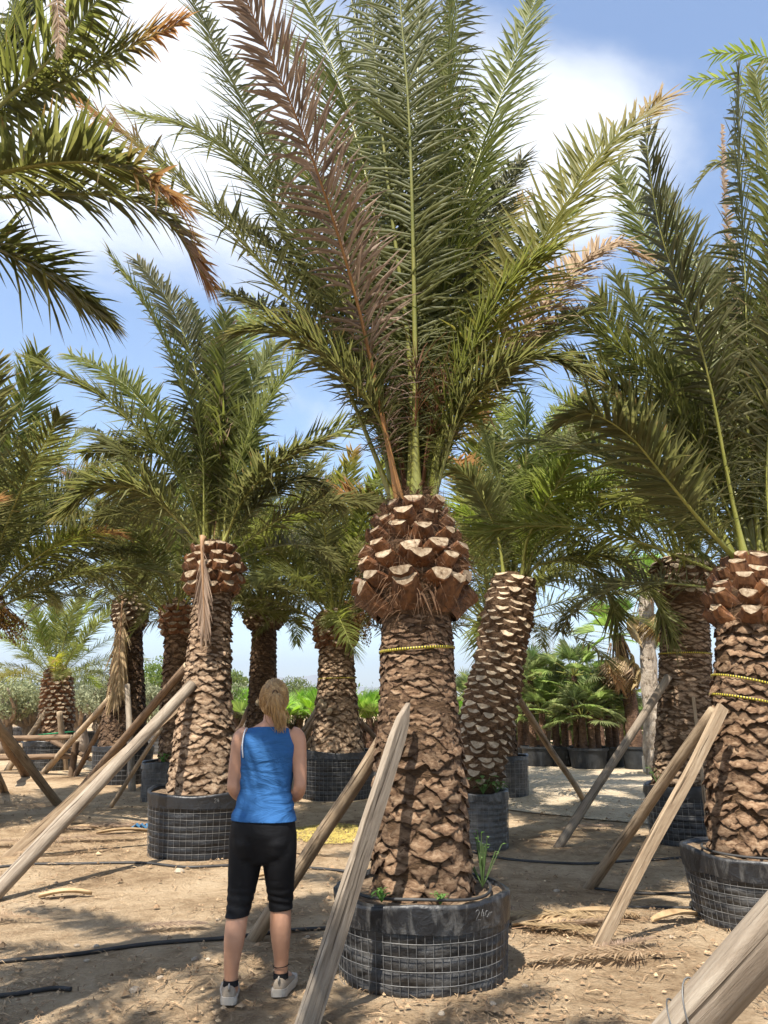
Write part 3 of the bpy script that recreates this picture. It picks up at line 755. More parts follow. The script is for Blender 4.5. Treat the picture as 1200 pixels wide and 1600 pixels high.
# far hills
mb = MB(); V = []; F = []; n = 160
for i in range(n + 1):
    x = -6500 + 13000 * i / n
    h = 165 + 110 * noise.noise(Vector((x * 0.0009, 2.0, 0))) + 55 * noise.noise(Vector((x * 0.003, 5, 0))) + 18 * noise.noise(Vector((x * .011, 8, 0)))
    h = max(30, h) * (0.7 + 0.85 * math.exp(-((x - 650) / 420) ** 2) + 0.6 * math.exp(-((x + 900) / 600) ** 2))
    V += [(x, 6200 - h, -3), (x, 6300, h * .55), (x, 6450, h), (x, 7600, -3)]
for i in range(n):
    for k in range(3): a = i * 4 + k; F.append((a, a + 4, a + 5, a + 1))
mb.add(V, F); link('hills', mb.mesh('hills', ['rock'], attrs=False), kind='structure')

# ================================================================ DATE PALMS IN GROW BAGS
def palm_root(p, label, group='date palms in the nursery rows'):
    return empty('date_palm', p, label, 'palm tree', group)

# ---- the big palm in the middle
rng = random.Random(11)
A0 = (0.227,4.95,0.438); A1 = (0.197,4.95,2.889)
A0 = (A0[0], A0[1], 0.40)
palmA = palm_root(A0, 'big palm with bulging pineapple crown base and one dead brown frond, woman beside it')
trA = Trunk([A0, (lerp(A0[0], A1[0], .35), 4.95, 1.3), (lerp(A0[0], A1[0], .75), 4.95, 2.2), A1],
            [(0, .300), (.05, .285), (.3, .262), (.5, .232), (.655, .218), (.675, .25), (.73, .300), (.80, .285), (.88, .22), (.95, .15), (1, .09)])
trunk_core(palmA, A0, trA, rng)
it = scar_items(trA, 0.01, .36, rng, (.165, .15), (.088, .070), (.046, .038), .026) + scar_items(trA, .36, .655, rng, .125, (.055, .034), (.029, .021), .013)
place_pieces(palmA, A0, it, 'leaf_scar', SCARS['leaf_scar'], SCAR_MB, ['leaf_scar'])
place_pieces(palmA, A0, stub_items(trA, .672, .70, rng, .21, .09, .20, (48, 48), size=.90) + stub_items(trA, .735, .94, rng, (.185, .135), (.100, .085), (.095, .085), (24, 60), size=.86), 'leaf_stub', STUBS, STUB_MB, ['stub_body', 'stub_cut'])
fibres(palmA, A0, trA, .66, 1.0, rng, 3800, .13, .0024); fibres(palmA, A0, trA, .68, .98, rng, 260, .16, .008, (.1, .6))
fibres(palmA, A0, trA, .0, .66, rng, 700, .05, .002, (.1, .5))
HF = [
 ('e', -.15, [(-0.17,4.612,4.05),(-0.47,4.209,4.91),(-0.84,3.791,5.665),(-0.991,3.6,5.973)], dict(leaf=.50, n=190)),
 ('b', -0.55, [(-0.349,4.825,3.782),(-0.747,4.734,4.311),(-1.104,4.66,4.71),(-1.64,4.561,5.196),(-2.287,4.45,5.675)], {}),
 ('g', -0.7, [(-0.183,5.025,4.075),(-0.651,5.104,4.933),(-0.992,5.15,5.442),(-1.424,5.196,5.888),(-2.073,5.25,6.147)], {}),
 ('g', -0.5, [(-0.138,5.075,4.0),(-0.591,5.199,5.08),(-0.919,5.267,5.708),(-1.222,5.338,6.445),(-1.782,5.45,7.697)], {}),
 ('g', -.6, [(0.047,5.175,4.152),(-0.13,5.422,5.589),(-0.391,5.598,6.752),(-0.776,5.769,7.986),(-0.986,5.85,8.613)], {}),
 ('g', 1.3, [(0.074,5.25,4.836),(-0.113,5.681,6.695),(-0.34,5.977,8.22),(-0.457,6.15,9.225)], {}),
 ('g', 0.0, [(0.211,4.8,4.056),(0.18,4.593,5.431),(0.115,4.454,6.393),(0.07,4.35,7.142)], {}),
 ('g', 1.2, [(0.289,5.2,4.534),(0.49,5.554,6.254),(0.667,5.808,7.734),(0.782,5.95,8.655)], {}),
 ('g', 0.85, [(0.324,5.025,3.681),(0.475,5.09,4.628),(0.695,5.145,5.495),(0.985,5.197,6.377),(1.301,5.25,7.335)], {}),
 ('y', 0.95, [(0.39,4.925,3.264),(0.713,4.906,3.917),(1.051,4.889,4.556),(1.557,4.867,5.388),(2.092,4.85,5.907)], {}),
 ('d', 0.7, [(0.544,5.1,3.519),(0.952,5.241,4.082),(1.399,5.383,4.696),(1.803,5.481,5.07),(2.13,5.55,5.015)], dict(leaf=.40)),
 ('y', 0.7, [(0.47,5.25,3.779),(0.738,5.692,4.821),(1.082,6.011,5.64),(1.282,6.15,6.003)], dict(leaf=.38)),
 ('g', -0.5, [(-0.139,5.2,3.657),(-0.552,5.51,4.269),(-1.006,5.754,4.68),(-1.433,5.95,4.971)], dict(leaf=.40)),
 ('g', 0.5, [(0.536,5.05,3.404),(0.934,5.179,3.899),(1.302,5.278,4.258),(1.624,5.35,4.457)], dict(leaf=.42)),
 ('g', .3, [(0.176,4.875,3.805),(0.046,4.799,4.961),(-0.072,4.723,6.217),(-0.124,4.65,7.531)], {}),
 ('g', -.4, [(0.0,5.325,4.336),(-0.223,5.807,5.816),(-0.552,6.181,7.152),(-1.047,6.45,8.101)], {}),
 ('g', .2, [(0.261,5.175,4.256),(0.265,5.466,5.867),(0.319,5.699,7.402),(0.369,5.85,8.535)], {}),
 ('g', .7, [(0.14,5.175,3.947),(0.0,5.45,5.253),(-0.194,5.649,6.336),(-0.446,5.85,7.559)], {}),
 ('g', -.4, [(0.365,5.05,3.888),(0.484,5.147,4.88),(0.514,5.243,5.988),(0.579,5.35,7.378)], {}),
 ('g', .5, [(0.383,5.3,4.006),(0.597,5.798,5.185),(0.851,6.123,6.05),(1.052,6.35,6.717)], {}),
 ('b', .2, [(0.193,5.35,4.03),(0.0,5.873,5.109),(-0.36,6.291,6.038),(-0.757,6.55,6.513)], dict(leaf=.42)),
 ('g', -.3, [(-0.043,4.8,3.355),(-0.374,4.6,3.675),(-0.652,4.466,3.789),(-0.912,4.35,3.729)], dict(leaf=.42)),
 ('g', .3, [(0.513,4.825,3.364),(0.796,4.657,3.611),(1.028,4.549,3.651),(1.222,4.45,3.518)], dict(leaf=.42)),
 ('g', -.4, [(0.0,5.15,3.538),(-0.342,5.357,4.245),(-0.779,5.559,4.974),(-1.368,5.75,5.585)], dict(leaf=.48)),
 ('g', -.3, [(0.093,5.2,3.657),(-0.152,5.47,4.692),(-0.549,5.723,5.753),(-1.17,5.95,6.662)], dict(leaf=.5)),
 ('g', .6, [(0.413,5.125,3.724),(0.649,5.37,4.744),(0.897,5.533,5.491),(1.178,5.65,6.014)], dict(leaf=.48)),
 ('g', .3, [(0.414,5.15,3.636),(0.796,5.408,4.489),(1.214,5.608,5.183),(1.642,5.75,5.585)], dict(leaf=.46)),
 ('g', .2, [(0.096,5.325,3.914),(-0.11,5.937,5.025),(-0.352,6.24,5.597),(-0.611,6.45,5.942)], dict(leaf=.42)),
 ('f', .1, [(0.212,4.975,3.469),(0.227,4.999,3.963),(0.243,5.026,4.536),(0.264,5.05,5.087)], dict(leaf=.3)),
 ('g', .1, [(0.0,5.1,3.519),(-0.286,5.246,4.084),(-0.603,5.404,4.764),(-0.951,5.55,5.443)], dict(leaf=.44)),
 ('g', .3, [(0.433,4.875,3.43),(0.654,4.781,3.95),(0.875,4.712,4.298),(1.179,4.65,4.504)], dict(leaf=.44)),
]
for kd, roll, pts, kw in HF:
    a = dict(leaf=.55, n=190, width=.022); a.update(kw)
    hero_frond(palmA, A0, (A1[0], A1[1], A1[2] - .05), pts, kd, rng, roll=roll, ring=.13, **a)

# old dry flower stalks standing among the leaf bases
for i in range(7):
    a = i * 2.4; c = Vector(A1) - Vector(A0); mb = MB(); o = Vector((math.cos(a), math.sin(a), 0)); l = rng.uniform(.5, .9)
    P = catmull([c + o * .06, c + o * .12 + Vector((0, 0, l * .5)), c + o * .24 + Vector((0, 0, l))], 8); mb.tube(P, [.022, .020, .018, .016, .014, .012, .010, .008, .005], 6, flat=.5)
    for k in range(46):
        q = P[rng.randrange(4, 9)]; e = q + Vector((rng.gauss(0, .12), rng.gauss(0, .12), rng.uniform(.0, .28))); mb.tube([q, q.lerp(e, .6) + Vector((0, 0, .03)), e], [.003, .0025, .0015], 3, cap=False)
    link('flower_stalk', mb.mesh('flower_stalk', ['stub_body'], attrs=False), palmA)

# ---- the palm on the right with two tapes
rng = random.Random(12)
J0 = (2.633,5.95,0.469); J0 = (J0[0], J0[1], .44); J1 = (2.924,5.95,2.646)
palmJ = palm_root(J0, 'thick palm with two yellow tapes round its trunk and two poles leaning on it')
trJ = Trunk([J0, (2.7,5.95,1.129), (2.811,5.95,1.972), J1], [(0, .27), (.25, .275), (.5, .25), (.70, .225), (.76, .27), (.85, .28), (.93, .20), (1, .10)])
trunk_core(palmJ, J0, trJ, rng)
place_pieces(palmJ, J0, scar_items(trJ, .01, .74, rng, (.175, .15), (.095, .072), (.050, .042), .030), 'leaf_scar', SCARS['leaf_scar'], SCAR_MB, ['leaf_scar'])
place_pieces(palmJ, J0, stub_items(trJ, .75, .95, rng, (.175, .13), (.11, .09), (.10, .09), (35, 62)), 'leaf_stub', STUBS, STUB_MB, ['stub_body', 'stub_cut'])
fibres(palmJ, J0, trJ, .72, 1, rng, 1000, .10, .0022); fibres(palmJ, J0, trJ, 0, .72, rng, 500, .06, .002, (.1, .5))
for kd, roll, pts in [
 ('g', -0.5, [(2.712,5.8,3.153),(2.549,5.64,4.167),(2.271,5.498,5.052),(2.184,5.425,5.532),(2.139,5.35,6.049)]),
 ('g', -0.6, [(3.0,6.0,3.538),(3.099,6.036,4.354),(3.204,6.076,5.361),(3.296,6.114,6.385),(3.422,6.15,7.418)]),
 ('g', .2, [(2.491,5.825,2.85),(2.144,5.691,3.23),(1.887,5.594,3.499),(1.588,5.509,3.644),(1.35,5.45,3.565)]),
 ('g', .1, [(2.628,6.025,2.896),(2.261,6.14,3.769),(1.993,6.193,4.128),(1.64,6.25,4.486)]),
 ('g', -0.5, [(2.631,6.075,3.232),(2.52,6.25,4.213),(2.332,6.366,4.89),(2.16,6.45,5.396)]),
 ('g', -0.7, [(2.859,6.15,3.589),(2.805,6.334,4.495),(2.617,6.526,5.51),(2.386,6.75,6.855)]),
 ('g', -0.5, [(3.023,6.2,3.895),(3.074,6.552,5.121),(3.009,6.788,6.029),(2.864,6.95,6.665)]),
 ('g', .2, [(3.013,5.725,3.445),(3.108,5.386,4.368),(3.098,5.05,5.253)]),
 ('g', 0.8, [(3.177,6.075,3.847),(3.57,6.248,5.471),(3.721,6.366,6.73),(3.751,6.45,7.707)]),
 ('g', .1, [(3.281,6.0,3.264),(3.819,6.089,4.143),(4.374,6.15,4.652)]),
 ('g', .1, [(2.911,6.25,3.169),(2.913,6.614,3.87),(2.796,6.933,4.509),(2.585,7.15,4.881)]),
 ('d', .8, [(3.155,6.3,3.934),(3.413,6.762,5.445),(3.624,7.108,6.783),(3.812,7.35,7.834)]),
 ('g', .3, [(3.15,6.275,3.748),(3.391,6.762,4.965),(3.31,7.099,5.862),(3.131,7.25,6.184)]),
 ('g', .3, [(3.053,5.875,3.388),(3.222,5.797,4.241),(3.392,5.728,5.02),(3.498,5.65,5.951)]),
 ('g', .3, [(3.356,6.35,3.775),(3.957,6.888,5.03),(4.379,7.225,5.94),(4.958,7.55,6.863)])]:
    hero_frond(palmJ, J0, (J1[0], J1[1], J1[2] - .02), pts, kd, rng, leaf=.52 if kd != 'd' else .12, n=150, roll=roll, ring=.16)

auto_crown(palmJ, Vector(J1) - Vector(J0), rng, 20, 3.0, 'gggg', el=(84, 15), az0=.5, hero=True, spread=.16, bend=(28, 60), ang_skip=lambda az, t: math.sin(az) < .1)

# ---- the palm left of the woman
rng = random.Random(13)
B0 = (-1.932,8.7,0.597); B0 = (B0[0], B0[1], .58); B1 = (-1.962,8.7,3.326)
palmB = palm_root(B0, 'palm left of the woman with pale scarred trunk and dead frond hanging at its neck')
trB = Trunk([B0, (-1.957,8.7,1.157), (-1.951,8.7,2.19), B1], [(0, .375), (.15, .325), (.35, .265), (.55, .225), (.76, .200), (.79, .25), (.87, .29), (.94, .22), (1, .10)])
trunk_core(palmB, B0, trB, rng, seg=32, rings=50)
place_pieces(palmB, B0, scar_items(trB, .01, .77, rng, (.18, .13), (.090, .048), (.050, .034), .024), 'leaf_scar', SCARS['leaf_scar_pale'], SCAR_MB, ['leaf_scar_pale'])
place_pieces(palmB, B0, stub_items(trB, .79, .95, rng, (.18, .14), (.11, .10), (.09, .08), (30, 60)), 'leaf_stub', STUBS, STUB_MB, ['stub_body', 'stub_cut'])
fibres(palmB, B0, trB, .77, 1, rng, 700, .10, .003)
for kd, roll, pts in [
 ('g', -0.4, [(-2.125,8.5,4.388),(-2.347,8.314,5.109),(-2.714,8.099,5.894),(-3.169,7.9,6.537)]),
 ('g', -0.8, [(-2.121,8.775,4.562),(-2.406,8.872,5.696),(-2.787,8.943,6.534),(-3.24,9.0,7.144)]),
 ('g', -0.4, [(-2.26,8.575,3.867),(-2.715,8.462,4.453),(-3.277,8.346,4.962),(-4.114,8.2,5.378)]),
 ('g', -0.6, [(-2.309,8.85,4.182),(-2.882,9.029,4.989),(-3.459,9.17,5.569),(-4.124,9.3,5.944)]),
 ('g', .3, [(-1.94,8.75,4.152),(-1.979,8.834,5.334),(-2.018,8.9,6.329)]),
 ('f', 0.8, [(-1.808,8.65,3.872),(-1.518,8.579,4.734),(-1.121,8.521,5.396),(-1.002,8.5,5.645)]),
 ('f', 0.8, [(-1.77,8.85,4.507),(-1.707,9.09,5.358),(-1.435,9.3,6.081)]),
 ('g', 0.4, [(-1.617,8.525,3.777),(-1.15,8.232,4.145),(-0.703,8.0,4.292)]),
 ('g', .3, [(-1.515,8.8,3.772),(-1.011,8.958,4.134),(-0.548,9.1,3.85)]),
 ('g', .2, [(-2.08,8.95,4.54),(-2.362,9.4,5.945),(-2.728,9.7,6.96)]),
 ('g', .2, [(-2.33,8.95,4.132),(-3.11,9.333,4.67),(-3.99,9.7,4.706)]),
 ('g', .2, [(-2.382,8.55,3.556),(-2.725,8.407,3.821),(-3.148,8.261,3.855),(-3.478,8.1,3.52)]),
 ('f', .2, [(-2.064,9.05,4.574),(-2.013,9.682,6.078),(-1.863,10.1,7.186)]),
 ('d', .9, [(-1.991,8.9,4.524),(-2.089,9.32,5.907),(-2.114,9.5,6.559)])]:
    hero_frond(palmB, B0, (B1[0], B1[1], B1[2] - .05), pts, kd, rng, leaf=.56, n=165, roll=roll, ring=.14, width=.03)
auto_crown(palmB, Vector(B1) - Vector(B0), rng, 14, 2.7, 'ggggf', el=(84, 28), az0=1.0, spread=.15, bend=(28, 65), ang_skip=lambda az, t: math.sin(az) < -.2)
hf = hero_frond(palmB, B0, (-2.022,8.42,3.304), [(-2.004,8.3,3.206), (-1.972,8.28,2.846), (-1.939,8.3,2.432), (-1.932,8.32,2.228)], 'd', rng, leaf=.34, n=46, ring=.05, width=.022, limp=.28)

# ---- the leaning rough-barked palm right of the big one
rng = random.Random(14)
G0 = (1.045,8.95,0.638); G0 = (G0[0], G0[1], .55); G1 = (1.53,8.95,2.993)
palmG = palm_root(G0, 'leaning palm with rough pale leaf stubs all the way up its trunk')
trG = Trunk([G0, (1.085,8.95,1.01), (1.276,8.95,1.777), (1.47,8.95,2.616), G1], [(0, .17), (.08, .23), (.3, .27), (.6, .245), (.85, .25), (.95, .22), (1, .10)])
trunk_core(palmG, G0, trG, rng, seg=28, rings=40)
place_pieces(palmG, G0, stub_items(trG, .04, .95, rng, .165, .075, .055, (48, 58)), 'leaf_stub', STUBS_GREY, STUB_MB, ['leaf_scar_dark', 'stub_cut_pale'])
fibres(palmG, G0, trG, .4, 1, rng, 900, .12, .003)
for kd, roll, pts in [
 ('f', .1, [(1.659,8.9,3.562),(1.712,8.829,4.337),(1.721,8.75,5.214)]),
 ('f', .2, [(1.442,9.075,3.763),(1.346,9.301,4.66),(1.133,9.45,5.24)]),
 ('f', .2, [(1.322,8.85,3.473),(1.011,8.632,4.038),(0.782,8.55,4.13)]),
 ('f', -.2, [(1.667,8.7,3.364),(1.954,8.354,3.881),(2.248,7.95,4.46)]),
 ('f', .2, [(1.775,9.025,3.591),(2.24,9.159,4.443),(2.811,9.25,4.814)]),
 ('f', .1, [(1.8,8.825,3.314),(2.277,8.656,3.812),(2.989,8.45,4.215)]),
 ('f', .2, [(1.894,9.075,3.444),(2.651,9.277,4.144),(3.515,9.45,4.151)]),
 ('f', .3, [(1.862,8.8,3.157),(2.515,8.63,3.576),(3.188,8.473,3.463),(3.534,8.35,3.072)]),
 ('f', .3, [(1.88,8.9,3.099),(2.547,8.849,3.166),(3.024,8.801,2.782),(3.283,8.75,2.194)]),
 ('f', .3, [(1.911,9.05,3.126),(2.396,9.149,3.144),(2.709,9.254,2.77),(2.861,9.35,2.357)]),
 ('f', .2, [(1.396,9.125,3.375),(0.975,9.465,3.86),(0.741,9.65,3.651)]),
 ('f', .2, [(1.58,9.2,3.794),(1.561,9.618,4.768),(1.687,9.95,5.628)]),
 ('f', .2, [(1.817,9.2,3.794),(2.221,9.718,4.891),(2.387,9.95,5.438)]),
 ('f', .2, [(1.882,9.225,3.396),(2.674,9.71,4.007),(3.373,10.05,4.095)])]:
    hero_frond(palmG, G0, (G1[0], G1[1], G1[2] - .05), pts, kd, rng, leaf=.46, n=130, roll=roll, ring=.14, width=.026)

auto_crown(palmG, Vector(G1) - Vector(G0), rng, 14, 2.4, 'fff', el=(84, 28), az0=.9, spread=.15, bend=(28, 65), ang_skip=lambda az, t: math.sin(az) < .1)

# ---- the palm behind the right one
rng = random.Random(15)
I0 = (3.439,9.25,0.54); I0 = (I0[0], I0[1], .58); I1 = (3.665,9.25,3.241)
palmI = palm_root(I0, 'tall palm with smooth ringed trunk, white-cut crown base and one thin yellow tape')
trI = Trunk([I0, (3.496,9.25,1.135), (3.585,9.25,2.234), I1], [(0, .36), (.3, .31), (.5, .285), (.76, .265), (.83, .34), (.92, .36), (.97, .24), (1, .12)])
trunk_core(palmI, I0, trI, rng, seg=32, rings=50)
place_pieces(palmI, I0, scar_items(trI, .01, .78, rng, (.18, .15), (.075, .034), (.046, .030), .018), 'leaf_scar', SCARS['leaf_scar_pale'], SCAR_MB, ['leaf_scar_pale'])
place_pieces(palmI, I0, stub_items(trI, .82, .97, rng, .15, .075, .06, (32, 60)), 'leaf_stub', STUBS_GREY, STUB_MB, ['leaf_scar_dark', 'stub_cut_pale'])
fibres(palmI, I0, trI, .78, 1, rng, 500, .12, .003)
auto_crown(palmI, Vector(I1) - Vector(I0), rng, 24, 3.1, 'gggff', el=(84, 26), az0=.4, spread=.2, bend=(25, 60))

# ---- palms further back: scars joined, stubs as single pieces
def back_palm(label, base, top, rtab, seed, crown, scar=(.17, .09, .055), bulb=None, mat='leaf_scar', mid=None, stub=(.16, .09, .08), single=False, hero=False):
    rng = random.Random(seed); b = Vector(base)
    root = palm_root(base, label); path = [base] + (mid or [tuple(b.lerp(Vector(top), .33)), tuple(b.lerp(Vector(top), .66))]) + [top]
    tr = Trunk(path, rtab); trunk_core(root, base, tr, rng, seg=22, rings=34)
    tb = bulb or .8
    place_pieces(root, base, scar_items(tr, .01, tb, rng, *scar, .03), 'leaf_scar', SCARS[mat], SCAR_MB, [mat], individual=single)
    place_pieces(root, base, stub_items(tr, tb, .96, rng, stub[0], stub[1], stub[2], (30, 60)), 'leaf_stub', STUBS_GREY if mat == 'leaf_scar_dark' else STUBS, STUB_MB, ['leaf_scar_dark', 'stub_cut_pale'] if mat == 'leaf_scar_dark' else ['stub_body', 'stub_cut'], individual=True, limit=80)
    fibres(root, base, tr, tb - .03, 1, rng, 260, .14, .004)
    auto_crown(root, Vector(top) - b, rng, **crown)
    return root, tr
F0 = (-0.791,13.6,0.703); F0 = (F0[0], F0[1], .70)
palmF, trF = back_palm('stout palm with wide pale base in a dark bag behind the woman\'s shoulder', F0, (-0.85,13.6,3.14), [(0, .46), (.12, .40), (.4, .33), (.7, .28), (.76, .33), (.88, .36), (.95, .24), (1, .12)], 21,
    dict(n=38, length=3.1, kinds='ggggbby', el=(84, 16), spread=.2, bend=(30, 80)), scar=((.20, .15), (.11, .06), (.065, .05)), bulb=.73, single=True, mat='leaf_scar_pale')
C0 = (-5.179,15.9,0.69); C0 = (C0[0], C0[1], .66)
palmC, trC = back_palm('dark-trunked palm with a dead frond hanging beside its trunk', C0, (-5.244,15.9,3.75), [(0, .46), (.2, .40), (.5, .30), (.74, .24), (.8, .31), (.9, .33), (1, .15)], 22,
    dict(n=32, length=2.9, kinds='gggggb', el=(82, 22), spread=.2, bend=(30, 75)), mat='leaf_scar_dark', bulb=.77)
hf = hero_frond(palmC, C0, (-5.288,15.5,3.628), [(-5.248,15.4,3.229), (-5.23,15.4,2.1), (-5.272,15.4,1.551)], 'd', random.Random(3), leaf=.7, n=70, width=.04, ring=.05, limp=.3)
D0 = (-3.378,13.0,0.443); D0 = (D0[0], D0[1], .56)
palmD, trD = back_palm('slim palm with shaggy neck in a small bag behind the left pale trunk', D0, (-3.497,13.0,3.23), [(0, .23), (.3, .235), (.6, .20), (.75, .19), (.8, .25), (.92, .26), (1, .12)], 23,
    dict(n=30, length=2.8, kinds='ggggf', el=(84, 20), spread=.18, bend=(30, 70)), mat='leaf_scar', bulb=.78, stub=(.17, .10, .06))
E0 = (-2.445,16.0,0.501); E0 = (E0[0], E0[1], .4)
palmE, trE = back_palm('dark slender palm with round swollen neck rising behind the woman\'s head', E0, (-2.486,16.0,3.63), [(0, .33), (.3, .28), (.7, .24), (.8, .24), (.83, .36), (.90, .40), (.96, .28), (1, .14)], 24,
    dict(n=34, length=3.5, kinds='ggggb', el=(84, 14), spread=.2, bend=(30, 80)), mat='leaf_scar_dark', bulb=.82)
H0 = (2.008,13.6,0.497); H0 = (H0[0], H0[1], .62)
palmH, trH = back_palm('palm mostly hidden behind the leaning rough-barked palm', H0, (1.926,13.6,3.14), [(0, .24), (.5, .22), (.8, .20), (.85, .27), (.95, .2), (1, .12)], 25,
    dict(n=30, length=3.9, kinds='ggggb', el=(84, 5), spread=.2, bend=(25, 60)), mat='leaf_scar_dark')
K0 = (-5.62, 10.4, .5)
palmK, trK = back_palm('palm with orange fruit stalks under a broad crown beside crossed poles', K0, (-5.55, 10.4, 3.0), [(0, .33), (.5, .28), (.78, .24), (.84, .33), (.94, .3), (1, .14)], 26,
    dict(n=36, length=3.2, kinds='gggggb', el=(82, 24), spread=.2, bend=(30, 60), hero=True), mat='leaf_scar_dark')
L0 = (-7.773,19.0,0.604); L0 = (L0[0], L0[1], .60)
palmL, trL = back_palm('short young palm with bright feathery crown inside a low pole fence', L0, (-7.927,19.0,2.393), [(0, .36), (.4, .36), (.8, .32), (1, .2)], 27,
    dict(n=34, length=2.2, kinds='ffffy', el=(84, 10), spread=.22, bend=(25, 60)), mat='leaf_scar', bulb=.25, stub=(.16, .10, .06))
# fruit stalks of the left palm and of the stout palm
def fruit_bunch(root, base, origin, end, rng, n=40):
    mb = MB(); b = Vector(base); o = Vector(origin) - b; e = Vector(end) - b
    for _ in range(n):
        q = e + Vector((rng.gauss(0, .10), rng.gauss(0, .10), rng.uniform(-.32, .05)))
        mb.tube([o, o.lerp(q, .5) + Vector((0, 0, .10)), q], [.006, .004, .003], 3, 0, cap=False)
        for k in range(9):
            c = o.lerp(q, rng.uniform(.55, 1.02)) + Vector((rng.uniform(-.02, .02), rng.uniform(-.02, .02), rng.uniform(-.02, .05))); s = .013
            mb.add([c + Vector(v) * s for v in ((1, 0, 0), (-1, 0, 0), (0, 1, 0), (0, -1, 0), (0, 0, 1.3), (0, 0, -1.3))], [(0, 2, 4), (2, 1, 4), (1, 3, 4), (3, 0, 4), (2, 0, 5), (1, 2, 5), (3, 1, 5), (0, 3, 5)], 1)
    link('fruit_bunch', mb.mesh('fruit_bunch', ['rachis_orange', 'fruit'], attrs=False), root)
rng = random.Random(4)
for dx, dy in ((.45, -.25), (.6, .1), (.3, -.45)):
    fruit_bunch(palmK, K0, (-5.5, 10.35, 2.9), (-5.55 + dx, 10.4 + dy, 2.55), rng)
FT = (-0.795,13.6,3.253)
for e in ((-0.382,13.2,2.71), (-0.256,13.4,2.949), (-0.526,13.2,2.873)):
    fruit_bunch(palmF, F0, (FT[0] + .1, 13.4, FT[2]), e, rng, 30)

# ---- palm whose crown overhangs from the left, trunk outside the picture
rng = random.Random(16)
M1 = (-2.411,3.3,3.898); M0 = (M1[0] - .1, 3.28, 0.45)
palmM = palm_root(M0, 'palm whose dark fronds arch in high overhead from the left, trunk unseen')
trM = Trunk([M0, (M0[0], 3.28, 1.5), (M0[0] + .05, 3.29, 2.8), M1], [(0, .30), (.4, .26), (.8, .22), (.86, .30), (.95, .26), (1, .12)])
trunk_core(palmM, M0, trM, rng, seg=22, rings=34)
place_pieces(palmM, M0, scar_items(trM, .01, .8, rng, .18, .09, .055, .03), 'leaf_scar', SCARS['leaf_scar'], SCAR_MB, ['leaf_scar'], individual=False)
place_pieces(palmM, M0, stub_items(trM, .81, .96, rng, .17, .1, .09, (30, 60)), 'leaf_stub', STUBS, STUB_MB, ['stub_body', 'stub_cut'], individual=False)
for kd, roll, pts in [
 ('g', -.2, [(-2.083,3.325,4.308),(-1.981,3.337,4.493),(-1.76,3.36,4.815),(-1.539,3.387,5.264),(-1.422,3.4,5.499)]),
 ('b', .1, [(-2.177,3.425,4.373),(-2.057,3.482,4.542),(-1.904,3.551,4.747),(-1.707,3.628,4.969),(-1.437,3.729,5.293),(-1.222,3.8,5.507)]),
 ('b', .1, [(-2.076,3.225,3.932),(-1.842,3.18,3.969),(-1.576,3.13,3.98),(-1.345,3.087,3.949),(-1.114,3.042,3.845),(-0.931,3.0,3.68)]),
 ('b', .2, [(-2.189,3.425,3.97),(-1.999,3.483,4.058),(-1.708,3.566,4.138),(-1.428,3.64,4.173),(-1.195,3.705,4.072),(-0.97,3.8,3.756)]),
 ('g', .2, [(-2.143,3.387,3.779),(-1.949,3.459,3.735),(-1.775,3.524,3.666),(-1.624,3.583,3.572),(-1.455,3.65,3.455)]),
 ('g', .2, [(-2.296,3.375,4.235),(-2.152,3.47,4.797),(-2.07,3.544,5.303),(-2.033,3.6,5.734)]),
 ('g', .1, [(-2.186,3.4,4.294),(-2.101,3.543,4.952),(-2.046,3.63,5.396),(-1.963,3.7,5.755)]),
]:
    hero_frond(palmM, M0, M1, pts, kd, rng, leaf=.36, n=140, roll=roll, ring=.14, width=.021)
auto_crown(palmM, Vector(M1) - Vector(M0), rng, 22, 2.1, 'gggb', el=(84, 10), az0=0, spread=.14, bend=(30, 70), ang_skip=lambda az, t: math.cos(az - .6) > -.3)
hero_frond(palmM, M0, (-1.625,3.05,5.008), [(-1.587,3.0,4.873), (-1.557,3.0,4.645), (-1.536,3.0,4.467)], 'd', rng, leaf=.07, n=40, ring=.02, width=.012, base_w=.006)

# ---- palm standing outside the right edge, only frond tips reach in
rng = random.Random(17)
N0 = (5.6, 8.3, .5); N1 = (5.55, 8.3, 4.7)
palmN = palm_root(N0, 'tall palm beyond the right edge with pale frond tips high against the sky')
trN = Trunk([N0, (5.6, 8.3, 2), (5.58, 8.3, 3.5), N1], [(0, .33), (.5, .27), (.82, .24), (.88, .32), (.95, .26), (1, .12)])
trunk_core(palmN, N0, trN, rng, seg=20, rings=30)
place_pieces(palmN, N0, scar_items(trN, .01, .83, rng, .18, .09, .055, .03), 'leaf_scar', SCARS['leaf_scar'], SCAR_MB, ['leaf_scar'], individual=False)
for kd, roll, pts in [('f', .5, [(5.563,8.35,7.432),(5.125,8.432,9.013),(4.57,8.472,9.5),(4.056,8.5,9.496)]), ('f', .5, [(5.58,8.2,7.594),(5.053,8.019,9.12),(4.658,7.963,9.404),(4.081,7.9,9.351)]),
                      ('g', .1, [(5.369,8.25,7.005),(4.735,8.177,7.85),(4.182,8.138,8.002),(3.726,8.1,7.52)])]:
    hero_frond(palmN, N0, N1, pts, kd, rng, leaf=.42, n=90, roll=roll, ring=.14, width=.03)
auto_crown(palmN, Vector(N1) - Vector(N0), rng, 26, 3.2, 'gggb', el=(84, -5), spread=.16, bend=(30, 70), ang_skip=lambda az, t: math.cos(az - math.pi) > .8 and t < .8)

